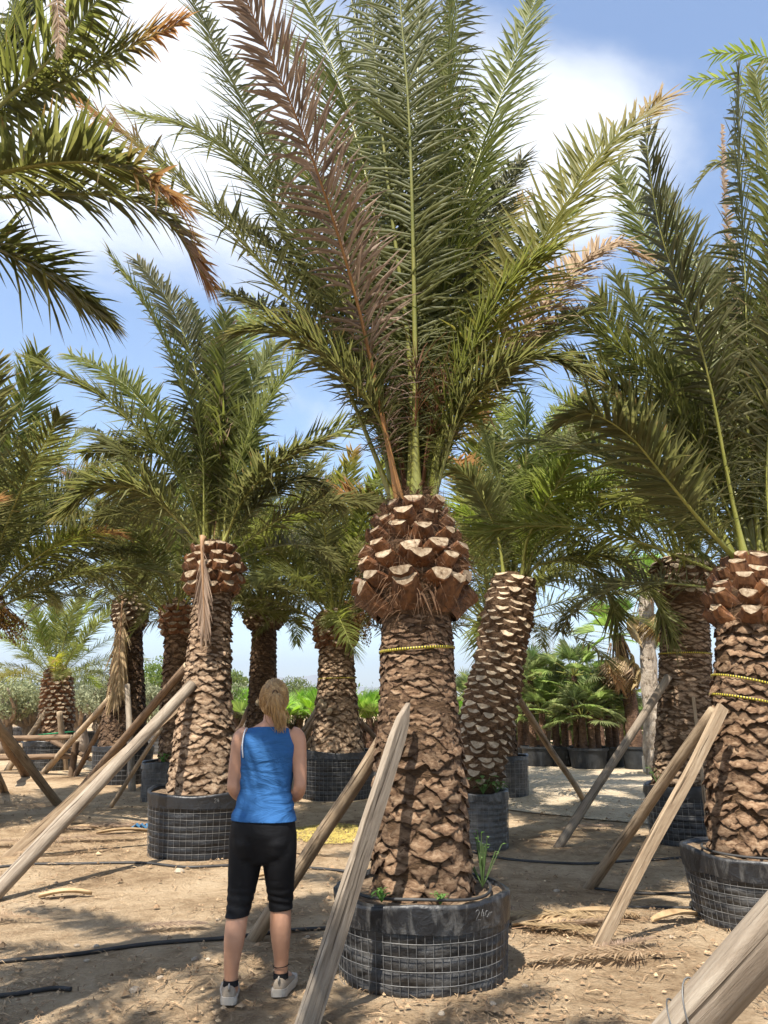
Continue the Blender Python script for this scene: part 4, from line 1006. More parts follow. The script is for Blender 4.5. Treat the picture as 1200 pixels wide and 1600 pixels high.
# ---- palms behind the photographer (they throw the shade in front)
def shade_palm(base, top, seed, n, length, label):
    rng = random.Random(seed); root = palm_root(base, label, 'palms behind the viewpoint')
    tr = Trunk([base, tuple(Vector(base).lerp(Vector(top), .35)), tuple(Vector(base).lerp(Vector(top), .7)), top], [(0, .3), (.5, .26), (.8, .23), (.87, .32), (.95, .26), (1, .12)])
    trunk_core(root, base, tr, rng, seg=20, rings=24)
    auto_crown(root, Vector(top) - Vector(base), rng, n, length, 'gggb', el=(84, 0), spread=.15, bend=(30, 65))
shade_palm((-1.9, 0.2, .4), (-1.9, 0.2, 5.0), 31, 20, 2.0, 'palm behind the viewpoint whose crown shades the near ground')
shade_palm((1.5, -0.6, .4), (1.55, -0.6, 4.6), 32, 28, 2.6, 'palm propped by the thick round pole, right of the viewpoint')

# ================================================================ GROW BAGS
rng = random.Random(41)
# chalk figures, strokes in metres
def figs(s):
    def arc(cx, cz, rx, rz, a0, a1, n=8): return [(cx + rx * math.cos(R(lerp(a0, a1, i / n))), cz + rz * math.sin(R(lerp(a0, a1, i / n)))) for i in range(n + 1)]
    two = [arc(0.010, .016, .009, .010, 170, -40) + [(0.001, -.014), (0.021, -.014)]]
    four = [[(.038, .026), (.028, -.001), (.048, .000)], [(.043, .014), (.041, -.016)]]
    zero = [arc(.061, .004, .008, .013, 0, 360, 12)]
    em = [[(.078, -.010), (.079, .008), (.084, .006), (.086, -.010)], [(.086, .004), (.091, .007), (.094, -.010)]]
    dot = [[(.025, -.014), (.026, -.017)]]
    return [[(x * s - .045 * s, z * s) for x, z in st] for st in two + dot + four + zero + em]
grow_bag((A0[0] + .0, A0[1]), .50, .47, rng, 'black fabric bag in wire mesh with 2.40m chalked on its collar', dust=.15, cell=.066, cellw=.047, collar=.27, seg=120, mark=(R(-54), .405, figs(1.25)))
grow_bag((B0[0] + .03, B0[1]), .60, .64, rng, 'black wire-caged bag left of the woman with clean upright sides', dust=.04, cell=.062, cellw=.066, collar=.20, mark=(R(-66), .565, figs(1.0)[:1] + figs(1.0)[2:4]))
grow_bag((J0[0] + .06, J0[1]), .52, .50, rng, 'black wire-caged bag holding the palm with two tapes', dust=.14, cell=.062, cellw=.052, collar=.25, taper=.88)
grow_bag((G0[0] + .0, G0[1]), .31, .60, rng, 'narrow dusty grey bag in wire mesh with green weed on top', dust=.26, cell=.06, collar=.12)
grow_bag((I0[0] + .02, I0[1]), .47, .64, rng, 'dark shaded wire-caged bag under the smooth ringed trunk', dust=.02, cell=.065, collar=.16)
grow_bag((F0[0], F0[1]), .64, .76, rng, 'wide dark bag with fine wire mesh below the stout pale trunk', dust=.08, cell=.075, collar=.12, fine=True, wire_r=.0028)
grow_bag((C0[0] + .02, C0[1]), .58, .72, rng, 'bag under the dark trunk with the white upright stake in front', dust=.02, cell=.09, collar=.12, wire_r=.003, fine=False)
grow_bag((D0[0] - .08, D0[1]), .42, .62, rng, 'small pale dusty bag beside the clean black left bag', dust=.22, cell=.085, collar=.15, wire_r=.003, fine=False)
grow_bag((H0[0] + .06, H0[1]), .36, .68, rng, 'grey mesh bag peeking out behind the narrow weedy bag', dust=.15, cell=.08, collar=.08, wire_r=.003, fine=False)
grow_bag((L0[0] - .15, L0[1]), .62, .66, rng, 'bag with pale wire mesh inside the low pole fence', dust=.12, cell=.09, collar=.14, wire_r=.003, fine=False)
grow_bag((K0[0], K0[1]), .55, .55, rng, 'bag of the palm with orange fruit stalks', dust=.05, cell=.09, collar=.2, wire_r=.003, fine=False)
grow_bag((E0[0], E0[1]), .50, .46, rng, 'low bag of the slender palm behind the woman', dust=.05, cell=.09, collar=.2, wire_r=.003, fine=False)
grow_bag((M0[0], M0[1]), .5, .5, rng, 'bag of the overhanging palm on the left', dust=.05, cell=.09, collar=.2, fine=False)
grow_bag((N0[0], N0[1]), .5, .55, rng, 'bag of the tall palm beyond the right edge', dust=.05, cell=.09, collar=.2, fine=False)
for x, y in ((-1.9, .2), (1.5, -.6)):
    grow_bag((x, y), .5, .45, rng, 'wire-caged bag behind the viewpoint', dust=.05, cell=.12, collar=.2, fine=False, group='bags behind the viewpoint')
for x, y, r, h, lb in ((*(-12.686,29.427), .55, .62, 'distant pale blue-grey bag beneath the gnarled olive by the fence'), (*(-9.725,26.634), .55, .60, 'distant bag right of the low pole fence'), (*(-14.746,31.816), .6, .6, 'distant bag in the far left olive row'), (*(-6.866,24.635), .5, .55, 'distant bag seen between the dark trunk and slim palm')):
    grow_bag((x, y), r, h, rng, lb, dust=.2, cell=.12, collar=.15, wire_r=.004, fine=False, seg=40)

# tapes
tape(trA, A0, .574, 'yellow tape with black ticks round the big middle trunk', w=.016, tilt=.012, off=.016)
tape(trJ, J0, .545, 'upper of two yellow ticked tapes on the right trunk', w=.016, tilt=-.03, off=.030)
tape(trJ, J0, .485, 'lower of two yellow ticked tapes on the right trunk', w=.016, tilt=-.02, off=.030)
tape(trI, I0, .56, 'thin yellow tape round the smooth ringed trunk', w=.018, tilt=.02)
tape(trF, F0, .50, 'faint yellow tape round the stout pale trunk', w=.016)
tape(trL, L0, .12, 'green tie round the short young palm', w=.03, mat='green_tie', name='green_tie', off=.05)

# ================================================================ TIMBER PROPS
rng = random.Random(51)
def g3(p): return (p[0], p[1], gz(p[0], p[1]))
stake((-.37, 4.10, gz(-.37, 4.1)), (0.141,4.6,1.504), .062, .050, rng, 'broad sawn stake with pointed tip leaning on the big middle trunk', 'wood_pole_grey', 'support_stake', True, pointed=True, bend=.004)
stake(g3((-0.851,5.558)), (0.032,5.05,1.34), .050, .044, rng, 'round knotty pole slanting behind the woman to the big trunk', 'wood_pole', bend=.03)
stake(g3((-3.074,6.486)), (-2.064,8.46,1.695), .064, .058, rng, 'thick pale round pole, lowest of three slanting to the left pale trunk', 'wood_pole_grey', bend=.006)
stake(g3((-3.787,8.38)), (-2.196,8.62,1.508), .060, .045, rng, 'pale flat-sided pole just above the thickest of the slanting trio', 'wood_pole', 'support_pole', True)
stake(g3((-4.597,11.7)), (-2.217,8.8,1.913), .060, .050, rng, 'dark brown pole, uppermost of three slanting to the left pale trunk', 'wood_pole_dark', bend=.006)
stake(g3((-4.064,12.117)), (-3.128,11.2,1.162), .036, .030, rng, 'thin light pole leaning towards the left pale trunk from the far side', 'wood_pole')
stake(g3((-4.441,14.349)), (-5.006,15.35,1.854), .070, .05, rng, 'pale upright stake standing against the dark trunk', 'wood_pole_grey', 'support_stake')
stake(g3((-7.573,17.946)), (-5.408,15.6,1.613), .072, .06, rng, 'round grey pole leaning right onto the dark trunk', 'wood_pole')
stake(g3((-4.945,12.413)), (-5.074,10.3,1.317), .066, .058, rng, 'thick pale pole rising left to the palm with fruit stalks', 'wood_pole')
stake(g3((-7.757,17.322)), (-7.109,14.5,1.152), .085, .07, rng, 'dark curved pole behind the thick pale one', 'wood_pole_dark', bend=.08)
stake(g3((-6.616,14.148)), (-5.953,12.0,0.842), .066, .05, rng, 'short pale pole foot beside the dark curved pole', 'wood_pole')
stake(g3((-8.673,18.616)), (-7.94,18.7,1.371), .075, .065, rng, 'pale slanting stake on the left side of the short young palm', 'wood_pole', 'support_stake')
stake(g3((-7.416,18.792)), (-7.524,18.4,1.316), .078, .065, rng, 'pale upright stake in front of the short young palm', 'wood_pole', 'support_stake')
stake(g3((-6.688,17.322)), (-6.615,17.2,0.729), .075, .07, rng, 'short brown fence post left of the dark trunk', 'wood_pole_dark', 'fence_post')
stake(g3((-6.605,17.322)), (-5.673,16.2,1.211), .060, .05, rng, 'thin dark brown pole crossing behind the short fence post', 'wood_pole_dark')
stake((-8.971,17.8,0.743), (-6.757,17.3,0.791), .060, .055, rng, 'upper horizontal rail of the low pole fence', 'wood_pole_dark', 'fence_rail', sink=0)
stake((-8.918,17.8,0.321), (-6.662,17.3,0.394), .060, .055, rng, 'lower horizontal rail of the low pole fence', 'wood_pole_dark', 'fence_rail', sink=0)
stake((-7.495,18.1,0.674), (-6.19,17.0,0.362), .055, .05, rng, 'short brown brace crossing the low pole fence', 'wood_pole_dark', 'fence_brace', sink=0)
stake(g3((-5.377,18.444)), (-3.449,12.8,0.779), .05, .04, rng, 'short dark pole by the small pale bag', 'wood_pole_dark')
stake(g3((-6.102,31.816)), (-2.534,15.8,1.614), .085, .07, rng, 'dark pole of the pair left of the woman\'s head', 'wood_pole_dark')
stake(g3((-5.302,28.161)), (-2.46,15.6,1.515), .075, .06, rng, 'pale pole of the pair left of the woman\'s head', 'wood_pole_grey')
stake(g3((-2.622,21.429)), (-1.061,13.25,1.533), .060, .05, rng, 'pale pole of the pair leaning right onto the stout trunk', 'wood_pole_grey')
stake(g3((-2.363,20.124)), (-1.014,13.2,1.492), .060, .05, rng, 'brown pole of the pair leaning right onto the stout trunk', 'wood_pole')
stake(g3((-2.116,19.34)), (-0.909,13.1,1.41), .055, .046, rng, 'orange-brown pole in front of the stout trunk pair', 'wood_pole')
stake(g3((0.403,20.33)), (-0.478,13.5,1.26), .055, .045, rng, 'dark pole leaning left onto the stout trunk', 'wood_pole_dark')
stake(g3((3.156,12.886)), (1.591,9.35,1.568), .046, .040, rng, 'thin orange-brown pole leaning left onto the rough-barked palm', 'wood_pole')
stake(g3((1.886,8.917)), (3.259,9.0,1.808), .050, .046, rng, 'dark weathered grey pole leaning right onto the smooth ringed trunk', 'wood_pole_grey')
stake(g3((1.742,7.063)), (2.382,5.72,1.452), .046, .040, rng, 'round brown pole of the pair leaning on the two-tape trunk', 'wood_pole')
stake(g3((1.35,5.342)), (2.406,5.62,1.479), .043, .042, rng, 'flat sawn stake of the pair leaning on the two-tape trunk', 'wood_pole', 'support_stake', True)
stake(g3((3.22,8.152)), (3.423,8.75,1.563), .042, .04, rng, 'upright stake standing between the two right-hand trunks', 'wood_pole', 'support_stake', True)
# the thick pole running past the camera at lower right
pole = stake(*((-0.055,2.16,0.0),(1.433,0.3,2.581)), .041, .040, rng, 'very thick round pole close by with wire wound round it', 'wood_pole_grey', bend=.002)
for z in (1.00, 1.17, 1.31, 1.36):
    mb = MB(); mb.tube([(.0445 * math.cos(a * .3), .0445 * math.sin(a * .3), z + .03 * math.cos(a * .3 + z * 9)) for a in range(22)], .0016, 4, cap=False)
    link('binding_wire', mb.mesh('binding_wire', ['wire'], attrs=False), pole)

# ================================================================ HOSES
def hose(pts, label, r=.010, lift=.012):
    q = catmull([(x, y, 0) for x, y in pts], 70); q = [Vector((p.x + .012 * noise.noise(p * 3), p.y + .02 * noise.noise(p * 2.1), gz(p.x, p.y) + lift)) for p in q]
    mb = MB(); mb.tube(q, r, 7); return link('irrigation_hose', mb.mesh('irrigation_hose', ['hose'], attrs=False), None, None, label, 'hose')
hose([(-2.472,5.005), (-2.269,5.051), (-1.909,5.192), (-1.543,5.395), (-1.12,5.502), (-0.689,5.702), (-0.264,5.824)], 'grey hose across the ground behind the woman\'s feet', .013)
hose([(-3.882,7.649), (-3.276,7.877), (-2.466,7.997), (-1.806,7.819), (-1.101,7.937), (-0.235,7.649)], 'dark hose in front of the clean black left bag', .013)
hose([(0.871,8.658), (1.273,8.248), (1.849,7.997), (2.526,8.184), (3.146,8.314)], 'thin dark hose beyond the leaning pole pair', .012)
hose([(1.766,6.994), (2.069,6.772), (2.509,6.772)], 'thin hose ending at the two-tape palm\'s bag', .010)
hose([(0.695,5.747), (0.986,5.919), (1.262,6.153), (1.831,6.334), (2.332,6.26)], 'dark hose among dry leaf litter left of the right bag', .010)
hose([(-2.147,4.523), (-1.963,4.559), (-1.791,4.634), (-1.68,4.615)], 'short pale pipe end near the lower left', .012)
hose([(-3.623,13.952), (-2.923,13.762), (-2.673,14.148)], 'short hose behind the clean black left bag', .01)
# drip ring lying on the soil of the big bag
q = [(A0[0] + .40 * math.cos(R(a)), A0[1] + .40 * math.sin(R(a)), .455 + .012 * math.sin(a * .05)) for a in range(-165, 60, 8)]
mb = MB(); mb.tube(q, .009, 7); link('drip_hose', mb.mesh('drip_hose', ['hose'], attrs=False), None, None, 'black drip hose ring lying on the big bag\'s soil', 'hose')
q = [(J0[0] + .06 + .38 * math.cos(R(a)), J0[1] + .38 * math.sin(R(a)), .485) for a in range(150, 300, 8)]
mb = MB(); mb.tube(q, .009, 7); link('drip_hose', mb.mesh('drip_hose', ['hose'], attrs=False), None, None, 'black drip hose lying on the two-tape palm\'s soil', 'hose')

# ================================================================ THE WOMAN
def ring_loft(mb, secs, seg=20, cap=True):
    """secs: (centre, rx, ry[, tilt axis dir]) horizontal elliptical sections"""
    V = []; F = []
    for c, rx, ry in secs:
        for k in range(seg):
            a = 2 * math.pi * k / seg
            ca, sa = math.cos(a), math.sin(a)
            V.append((c[0] + rx * math.copysign(abs(ca) ** .88, ca), c[1] + ry * math.copysign(abs(sa) ** .88, sa), c[2]))
    n = len(secs)
    for i in range(n - 1):
        for k in range(seg):
            k2 = (k + 1) % seg; F.append((i * seg + k, i * seg + k2, (i + 1) * seg + k2, (i + 1) * seg + k))
    if cap: F.append(tuple(range(seg))[::-1]); F.append(tuple(range((n - 1) * seg, n * seg)))
    mb.add(V, F)
def smooth_path(pts, rads, n=16):
    P = catmull(pts, n); rr = catmull([(r, 0, 0) for r in rads], n); return P, [max(.003, r.x) for r in rr]
def remesh(mb, name, voxel, smooth=6, mat='skin', factor=.6):
    m = mb.mesh(name, [mat], attrs=False); o = bpy.data.objects.new('tmp', m); COL.objects.link(o)
    r = o.modifiers.new('r', 'REMESH'); r.mode = 'VOXEL'; r.voxel_size = voxel
    if smooth: s = o.modifiers.new('s', 'SMOOTH'); s.iterations = smooth; s.factor = factor
    dg = bpy.context.evaluated_depsgraph_get(); dg.update()
    nm = bpy.data.meshes.new_from_object(o.evaluated_get(dg)); nm.name = name
    bpy.data.objects.remove(o); 
    nm.polygons.foreach_set('use_smooth', [True] * len(nm.polygons)); nm.materials.clear(); nm.materials.append(MATS[mat])
    return nm
WX, WY = -.660, 4.50
wz = gz(WX, WY) + .006
woman = empty('person', (WX, WY, wz), 'woman seen from behind in blue tank top and black capri leggings, blond ponytail', 'person')
LF = (-.132, -.055); RF = (.112, .055)          # ankles (x, y)
TORSO = [((.0, .005, .66), .10, .07), ((.0, 0, .74), .160, .112), ((.0, -.008, .80), .174, .125), ((0, -.010, .86), .170, .122), ((.002, 0, .93), .154, .106), ((.004, .006, 1.02), .137, .094), ((.006, .008, 1.10), .139, .095),
         ((.010, .006, 1.18), .148, .102), ((.012, .0, 1.26), .152, .100), ((.014, -.004, 1.315), .150, .086), ((.018, -.006, 1.350), .110, .066), ((.024, -.002, 1.385), .058, .052)]
def legs(mb, infl=0.0):
    for (fx, fy), hx in ((LF, -.086), (RF, .086)):
        P, rr = smooth_path([(hx, -.004, .80), (hx * 1.06, 0, .68), (lerp(hx, fx, .45), fy * .4 + .012, .50), (lerp(hx, fx, .62), fy * .6 + .006, .42), (lerp(hx, fx, .78), fy * .8 - .014, .31), (fx, fy - .006, .17), (fx, fy, .09), (fx, fy + .004, .05)],
                            [.092, .086, .066, .057, .056, .040, .035, .036], 28)
        mb.tube(P, [r + infl for r in rr], 18)
def arms(mb):
    for s in (-1, 1):
        sx = .014
        P, rr = smooth_path([(sx + s * .120, -.004, 1.322), (sx + s * .158, -.004, 1.300), (sx + s * .172, -.010, 1.20), (sx + s * .182, -.022, 1.08), (sx + s * .180, -.022, 1.03), (sx + s * .150, .06, .985), (sx + s * .085, .165, .975)],
                            [.044, .047, .043, .037, .036, .034, .024], 26)
        mb.tube(P, rr, 14)
        # hand: palm, four fingers folded round each other in front of the belly, thumb from the side of the palm
        w = Vector((sx + s * .085, .165, .975)); f = Vector((-s * .86, .42, -.05)).normalized(); upv = Vector((0, 0, 1)); side = f.cross(upv).normalized()
        mb.tube([w, w + f * .035, w + f * .085], [.023, .033, .030], 10, up=upv, flat=.5)
        for k, ln in enumerate((.062, .072, .068, .054)):
            b = w + f * .082 + upv * (.026 - .0175 * k)
            c1 = b + f * ln * .45; c2 = c1 + (f * .6 - side * s * .55).normalized() * ln * .33; c3 = c2 + (f * .2 - side * s * .9).normalized() * ln * .28
            mb.tube([b, c1, c2, c3], [.0095, .009, .0082, .006], 8)
        b = w + f * .03 + upv * .022; c1 = b + (f * .55 + upv * .75).normalized() * .038; c2 = c1 + (f * .9 + upv * .3).normalized() * .030
        mb.tube([b, c1, c2], [.012, .0105, .007], 8)
def head(mb):
    hc = Vector((.034, .012, 1.508))
    V = []; F = []; seg = 24; rings = 18
    for i in range(rings + 1):
        ph = math.pi * i / rings
        for k in range(seg):
            a = 2 * math.pi * k / seg
            x = math.sin(ph) * math.cos(a); y = math.sin(ph) * math.sin(a); z = math.cos(ph)
            px, py, pz = x * .073, y * .090, z * .108
            if z < -.1 and y > -.3: px *= 1 - .28 * min(1, (-z - .1)); py += .010 * (-z)         # narrow jaw and chin
            if z < -.2 and y < 0: py *= .82
            V.append(hc + Vector((px, py, pz)))
    for i in range(rings):
        for k in range(seg):
            k2 = (k + 1) % seg; F.append((i * seg + k, (i + 1) * seg + k, (i + 1) * seg + k2, i * seg + k2))
    mb.add(V, F)
    mb.tube([(.022, -.006, 1.34), (.028, -.002, 1.40), (.033, .004, 1.46)], [.056, .050, .050], 14)
    mb.tube([hc + Vector((0, .086, .012)), hc + Vector((0, .104, -.018)), hc + Vector((0, .098, -.026))], [.007, .013, .009], 8)   # nose
    mb.tube([hc + Vector((-.02, .083, -.052)), hc + Vector((0, .091, -.052)), hc + Vector((.02, .083, -.052))], [.004, .008, .004], 6)
    for s in (-1, 1):                                                                             # ears
        mb.tube([hc + Vector((s * .070, -.004, .022)), hc + Vector((s * .080, -.012, .012)), hc + Vector((s * .079, -.010, -.012)), hc + Vector((s * .070, -.002, -.026))], [.007, .010, .009, .006], 8)
    return hc
def feet(mb):
    for (fx, fy), tn in ((LF, -.16), (RF, .14)):
        mb.tube([(fx, fy - .03, .05), (fx + .0, fy + .03, .05), (fx + tn * .10, fy + .10, .04), (fx + tn * .17, fy + .17, .035)], [.032, .036, .034, .022], 12)
bodymb = MB(); ring_loft(bodymb, TORSO); legs(bodymb); arms(bodymb); HC = head(bodymb); feet(bodymb)
link('body', remesh(bodymb, 'body', .0065, 5, factor=.5), woman)
for s in (-1, 1):
    mb = MB(); e = HC + Vector((s * .028, .078, .010))
    mb.tube([e - Vector((.009, 0, 0)), e + Vector((0, .005, 0)), e + Vector((.009, 0, 0))], [.003, .007, .003], 8); link('eye', mb.mesh('eye', ['dark_eye'], attrs=False), woman)
mb = MB(); mb.tube([HC + Vector((-.022, .086, -.053)), HC + Vector((0, .095, -.053)), HC + Vector((.022, .086, -.053))], [.003, .007, .003], 6); link('mouth', mb.mesh('mouth', ['lip'], attrs=False), woman)
def cut(mesh, planes, inflate, mat):
    """keep what lies on the positive side of each plane, swell along normals, close the thickness"""
    bm = bmesh.new(); bm.from_mesh(mesh)
    for co, no in planes:
        bmesh.ops.bisect_plane(bm, geom=bm.verts[:] + bm.edges[:] + bm.faces[:], plane_co=Vector(co), plane_no=-Vector(no).normalized(), clear_outer=True)
    bm.normal_update()
    for v in bm.verts: v.co += v.normal * inflate
    return bm
def finish(bm, name, mat, thick=.004):
    g = bmesh.ops.solidify(bm, geom=bm.faces[:], thickness=thick)
    m = bpy.data.meshes.new(name); bm.to_mesh(m); bm.free(); m.materials.append(MATS[mat]); m.polygons.foreach_set('use_smooth', [True] * len(m.polygons)); return m
# tank top
mb = MB(); ring_loft(mb, [((0, -.004, .80), .176, .128)] + TORSO[3:]);
for s in (-1, 1): mb.tube([(.014 + s * .085, -.004, 1.30), (.014 + s * .135, -.004, 1.306)], [.062, .044], 12)
src = remesh(mb, 'tank_top', .009, 8)
bm = cut(src, [((0, 0, .868), (.02, 0, 1)), ((0, -.05, 1.352), (0, -.35, -1)), ((-.112, 0, 1.30), (1, 0, -.33)), ((.140, 0, 1.30), (-1, 0, -.33))], .009, None)
for v in bm.verts:      # cloth folds round the small of the back and a loose hem
    c = v.co; k = math.exp(-((c.z - 1.0) / .11) ** 2)
    d = Vector((c.x, c.y, 0)).normalized()
    v.co += d * (.007 * k * math.sin(c.z * 80 + c.x * 22 + 9 * noise.noise(c * 6)) * (.4 + .9 * noise.noise(c * 5 + Vector((3, 1, 2)))) + .006 * noise.noise(Vector((c.x * 6, c.y * 6, c.z * 16))) + (.005 * max(0, (.93 - c.z) / .07)))
link('tank_top', finish(bm, 'tank_top', 'blue_jersey', .003), woman)
# straps of the white vest below
for s in (-1,):
    mb = MB(); x = .014 + s * .136
    P = [(x - s * .008, -.085, 1.20), (x - s * .002, -.088, 1.26), (x - s * .004, -.070, 1.315), (x - s * .008, -.025, 1.348), (x - s * .008, .03, 1.342), (x - s * .004, .07, 1.30)]
    mb.tube(catmull(P, 14), .0065, 6, up=Vector((1, 0, 0)), flat=.6); link('vest_strap', mb.mesh('vest_strap', ['white_cotton'], attrs=False), woman)
# capri leggings
mb = MB(); ring_loft(mb, [((0, .0, .655), .11, .08)] + TORSO[1:5]); legs(mb, .003)
for s in (-1, 1): mb.tube([(s * .076, -.040, .83), (s * .074, -.044, .77), (s * .078, -.026, .71)], [.07, .082, .076], 16)       # seat
src = remesh(mb, 'leggings', .008, 14)
bm = cut(src, [((0, 0, .905), (0, 0, -1))], .005, None)
bmesh.ops.bisect_plane(bm, geom=bm.verts[:] + bm.edges[:] + bm.faces[:], plane_co=Vector((0, 0, .405)), plane_no=Vector((.07, 0, -1)).normalized(), clear_outer=True)
for v in bm.verts:
    c = v.co; v.co += v.normal * (.0025 * math.sin(c.z * 150 + 3 * noise.noise(c * 9)) * math.exp(-((c.z - .46) / .07) ** 2) + .002 * noise.noise(c * 16))
link('capri_leggings', finish(bm, 'capri_leggings', 'black_lycra', .003), woman)
# trainers
for (fx, fy), tn in ((LF, -.16), (RF, .14)):
    def P(y, x=0.0): return (fx + x + tn * (y + .04), fy + y)
    U = MB(); seg = 22; V = []; F = []
    tab = [(-.062, .020, .068, .0), (-.056, .030, .085, 0), (-.040, .036, .088, 0), (-.01, .038, .082, 0), (.03, .040, .078, 0), (.07, .043, .066, 0), (.11, .046, .052, 0), (.15, .042, .044, 0), (.18, .030, .038, 0), (.192, .012, .030, 0)]
    for y, w, h, _ in tab:
        c = P(y)
        for k in range(seg):
            a = 2 * math.pi * k / seg; sa = math.sin(a)
            z = .030 + (h - .030) * max(0, sa) ** .75 if sa > 0 else .026
            V.append((c[0] + w * math.cos(a), c[1], z))
    n = len(tab)
    for i in range(n - 1):
        for k in range(seg): k2 = (k + 1) % seg; F.append((i * seg + k, i * seg + k2, (i + 1) * seg + k2, (i + 1) * seg + k))
    F.append(tuple(range(seg))[::-1]); F.append(tuple(range((n - 1) * seg, n * seg)))
    U.add(V, F); sh = link('trainer', U.mesh('trainer', ['shoe_fabric'], attrs=False), woman)
    S = MB(); V = []; F = []; T2 = [(-.074, .022), (-.066, .034), (-.045, .041), (0, .040), (.05, .042), (.10, .050), (.15, .047), (.185, .034), (.202, .014)]
    for y, w in T2:
        c = P(y); lift = .012 * max(0, (y - .13) / .07) + (.006 if y < -.06 else 0)
        V += [(c[0] - w, c[1], .000 + lift), (c[0] + w, c[1], .000 + lift), (c[0] + w * 1.07, c[1], .020 + lift * .6), (c[0] + w, c[1], .040), (c[0] - w, c[1], .040), (c[0] - w * 1.07, c[1], .020 + lift * .6)]
    for i in range(len(T2) - 1):
        for k in range(6): k2 = (k + 1) % 6; F.append((i * 6 + k, i * 6 + k2, i * 6 + 6 + k2, i * 6 + 6 + k))
    F.append(tuple(range(6))[::-1]); F.append(tuple(range((len(T2) - 1) * 6, len(T2) * 6))); S.add(V, F)
    link('sole', S.mesh('sole', ['shoe_sole'], smooth=False, attrs=False), sh)
    mbt = MB(); c = P(-.058); mbt.tube([(c[0], c[1] - .004, .070), (c[0], c[1] - .010, .094), (c[0], c[1] - .006, .102)], [.010, .011, .006], 8, flat=.5); link('heel_tab', mbt.mesh('heel_tab', ['shoe_sole'], attrs=False), sh)
    K = MB(); K.tube([(fx, fy - .004, .075), (fx, fy - .004, .104)], [.0405, .0390], 16, cap=False); link('ankle_sock', K.mesh('ankle_sock', ['black_sock'], attrs=False), woman)
K = MB(); K.tube([(RF[0] + .0395 * math.cos(a * .3), RF[1] - .005 + .0395 * math.sin(a * .3), .135 + .004 * math.cos(a * .3)) for a in range(22)], .0022, 5, cap=False); link('anklet', K.mesh('anklet', ['black_sock'], attrs=False), woman)
# hair: scalp cap, combed strands to the tie, ponytail over the right shoulder blade
rng = random.Random(61)
knot = HC + Vector((.018, -.098, .036))
mb = MB(); V = []; F = []; seg = 28; rings = 14
for i in range(rings + 1):
    for k in range(seg):
        a = 2 * math.pi * k / seg; back = (1 - math.sin(a)) / 2; ph = math.pi * i / rings * lerp(.34, .80, back)
        d = Vector((math.sin(ph) * math.cos(a), math.sin(ph) * math.sin(a), math.cos(ph)))
        rr = 1 + .05 * noise.noise(d * 6)
        V.append(HC + Vector((d.x * .0805 * rr, d.y * .098 * rr - .004, d.z * .116 * rr)))
for i in range(rings):
    for k in range(seg): k2 = (k + 1) % seg; F.append((i * seg + k, (i + 1) * seg + k, (i + 1) * seg + k2, i * seg + k2))
mb.add(V, F); hair = link('hair', mb.mesh('hair', ['hair'], attrs=False), woman)
mb = MB()
for _ in range(420):
    a = rng.uniform(0, 6.283); back = (1 - math.sin(a)) / 2; ph = math.pi * lerp(.34, .80, back) * rng.uniform(.45, 1.03)
    d = Vector((math.sin(ph) * math.cos(a), math.sin(ph) * math.sin(a), math.cos(ph)))
    kd = (knot - HC).normalized(); pts = []
    for u in (0, .25, .5, .75, 1):
        q = d.lerp(kd, u).normalized(); s = 1.02 + .02 * rng.random()
        pts.append(HC + Vector((q.x * .0825 * s, q.y * .1 * s - .004, q.z * .118 * s)))
    pts[-1] = knot + Vector((rng.gauss(0, .006), rng.gauss(0, .004), rng.gauss(0, .006)))
    mb.tube(pts, [.0010, .0020, .0020, .0020, .0016], 3, cap=False)
link('hair_strand', mb.mesh('hair_strand', ['hair'], attrs=False), hair, kind='stuff')
mb = MB()
for _ in range(260):
    j = lambda s: Vector((rng.gauss(0, s), rng.gauss(0, s), rng.gauss(0, s * .5)))
    e = rng.uniform(.72, 1.12); sp = rng.gauss(0, 1)
    p0 = knot + j(.005); p1 = knot + Vector((.006 + .007 * sp, -.026, -.015)) + j(.004); p2 = knot + Vector((.016 + .015 * sp, -.024, -.075)) + j(.006)
    p3 = knot + Vector((.028 + .017 * sp, -.008, -.140 * e)) + j(.008); p4 = knot + Vector((.040 + .012 * sp, -.002, -.192 * e)) + j(.009)
    mb.tube(catmull([p0, p1, p2, p3, p4], 9), [.0022] * 8 + [.0012, .0006], 3, cap=False)
link('ponytail', mb.mesh('ponytail', ['hair'], attrs=False), hair)
mb = MB(); mb.tube([knot + Vector((.012 * math.cos(a * .5), .012 * math.sin(a * .5) * .4 - .008, .014 * math.sin(a * .5))) for a in range(14)], .005, 6, cap=False); link('hair_tie', mb.mesh('hair_tie', ['fibre'], attrs=False), hair)

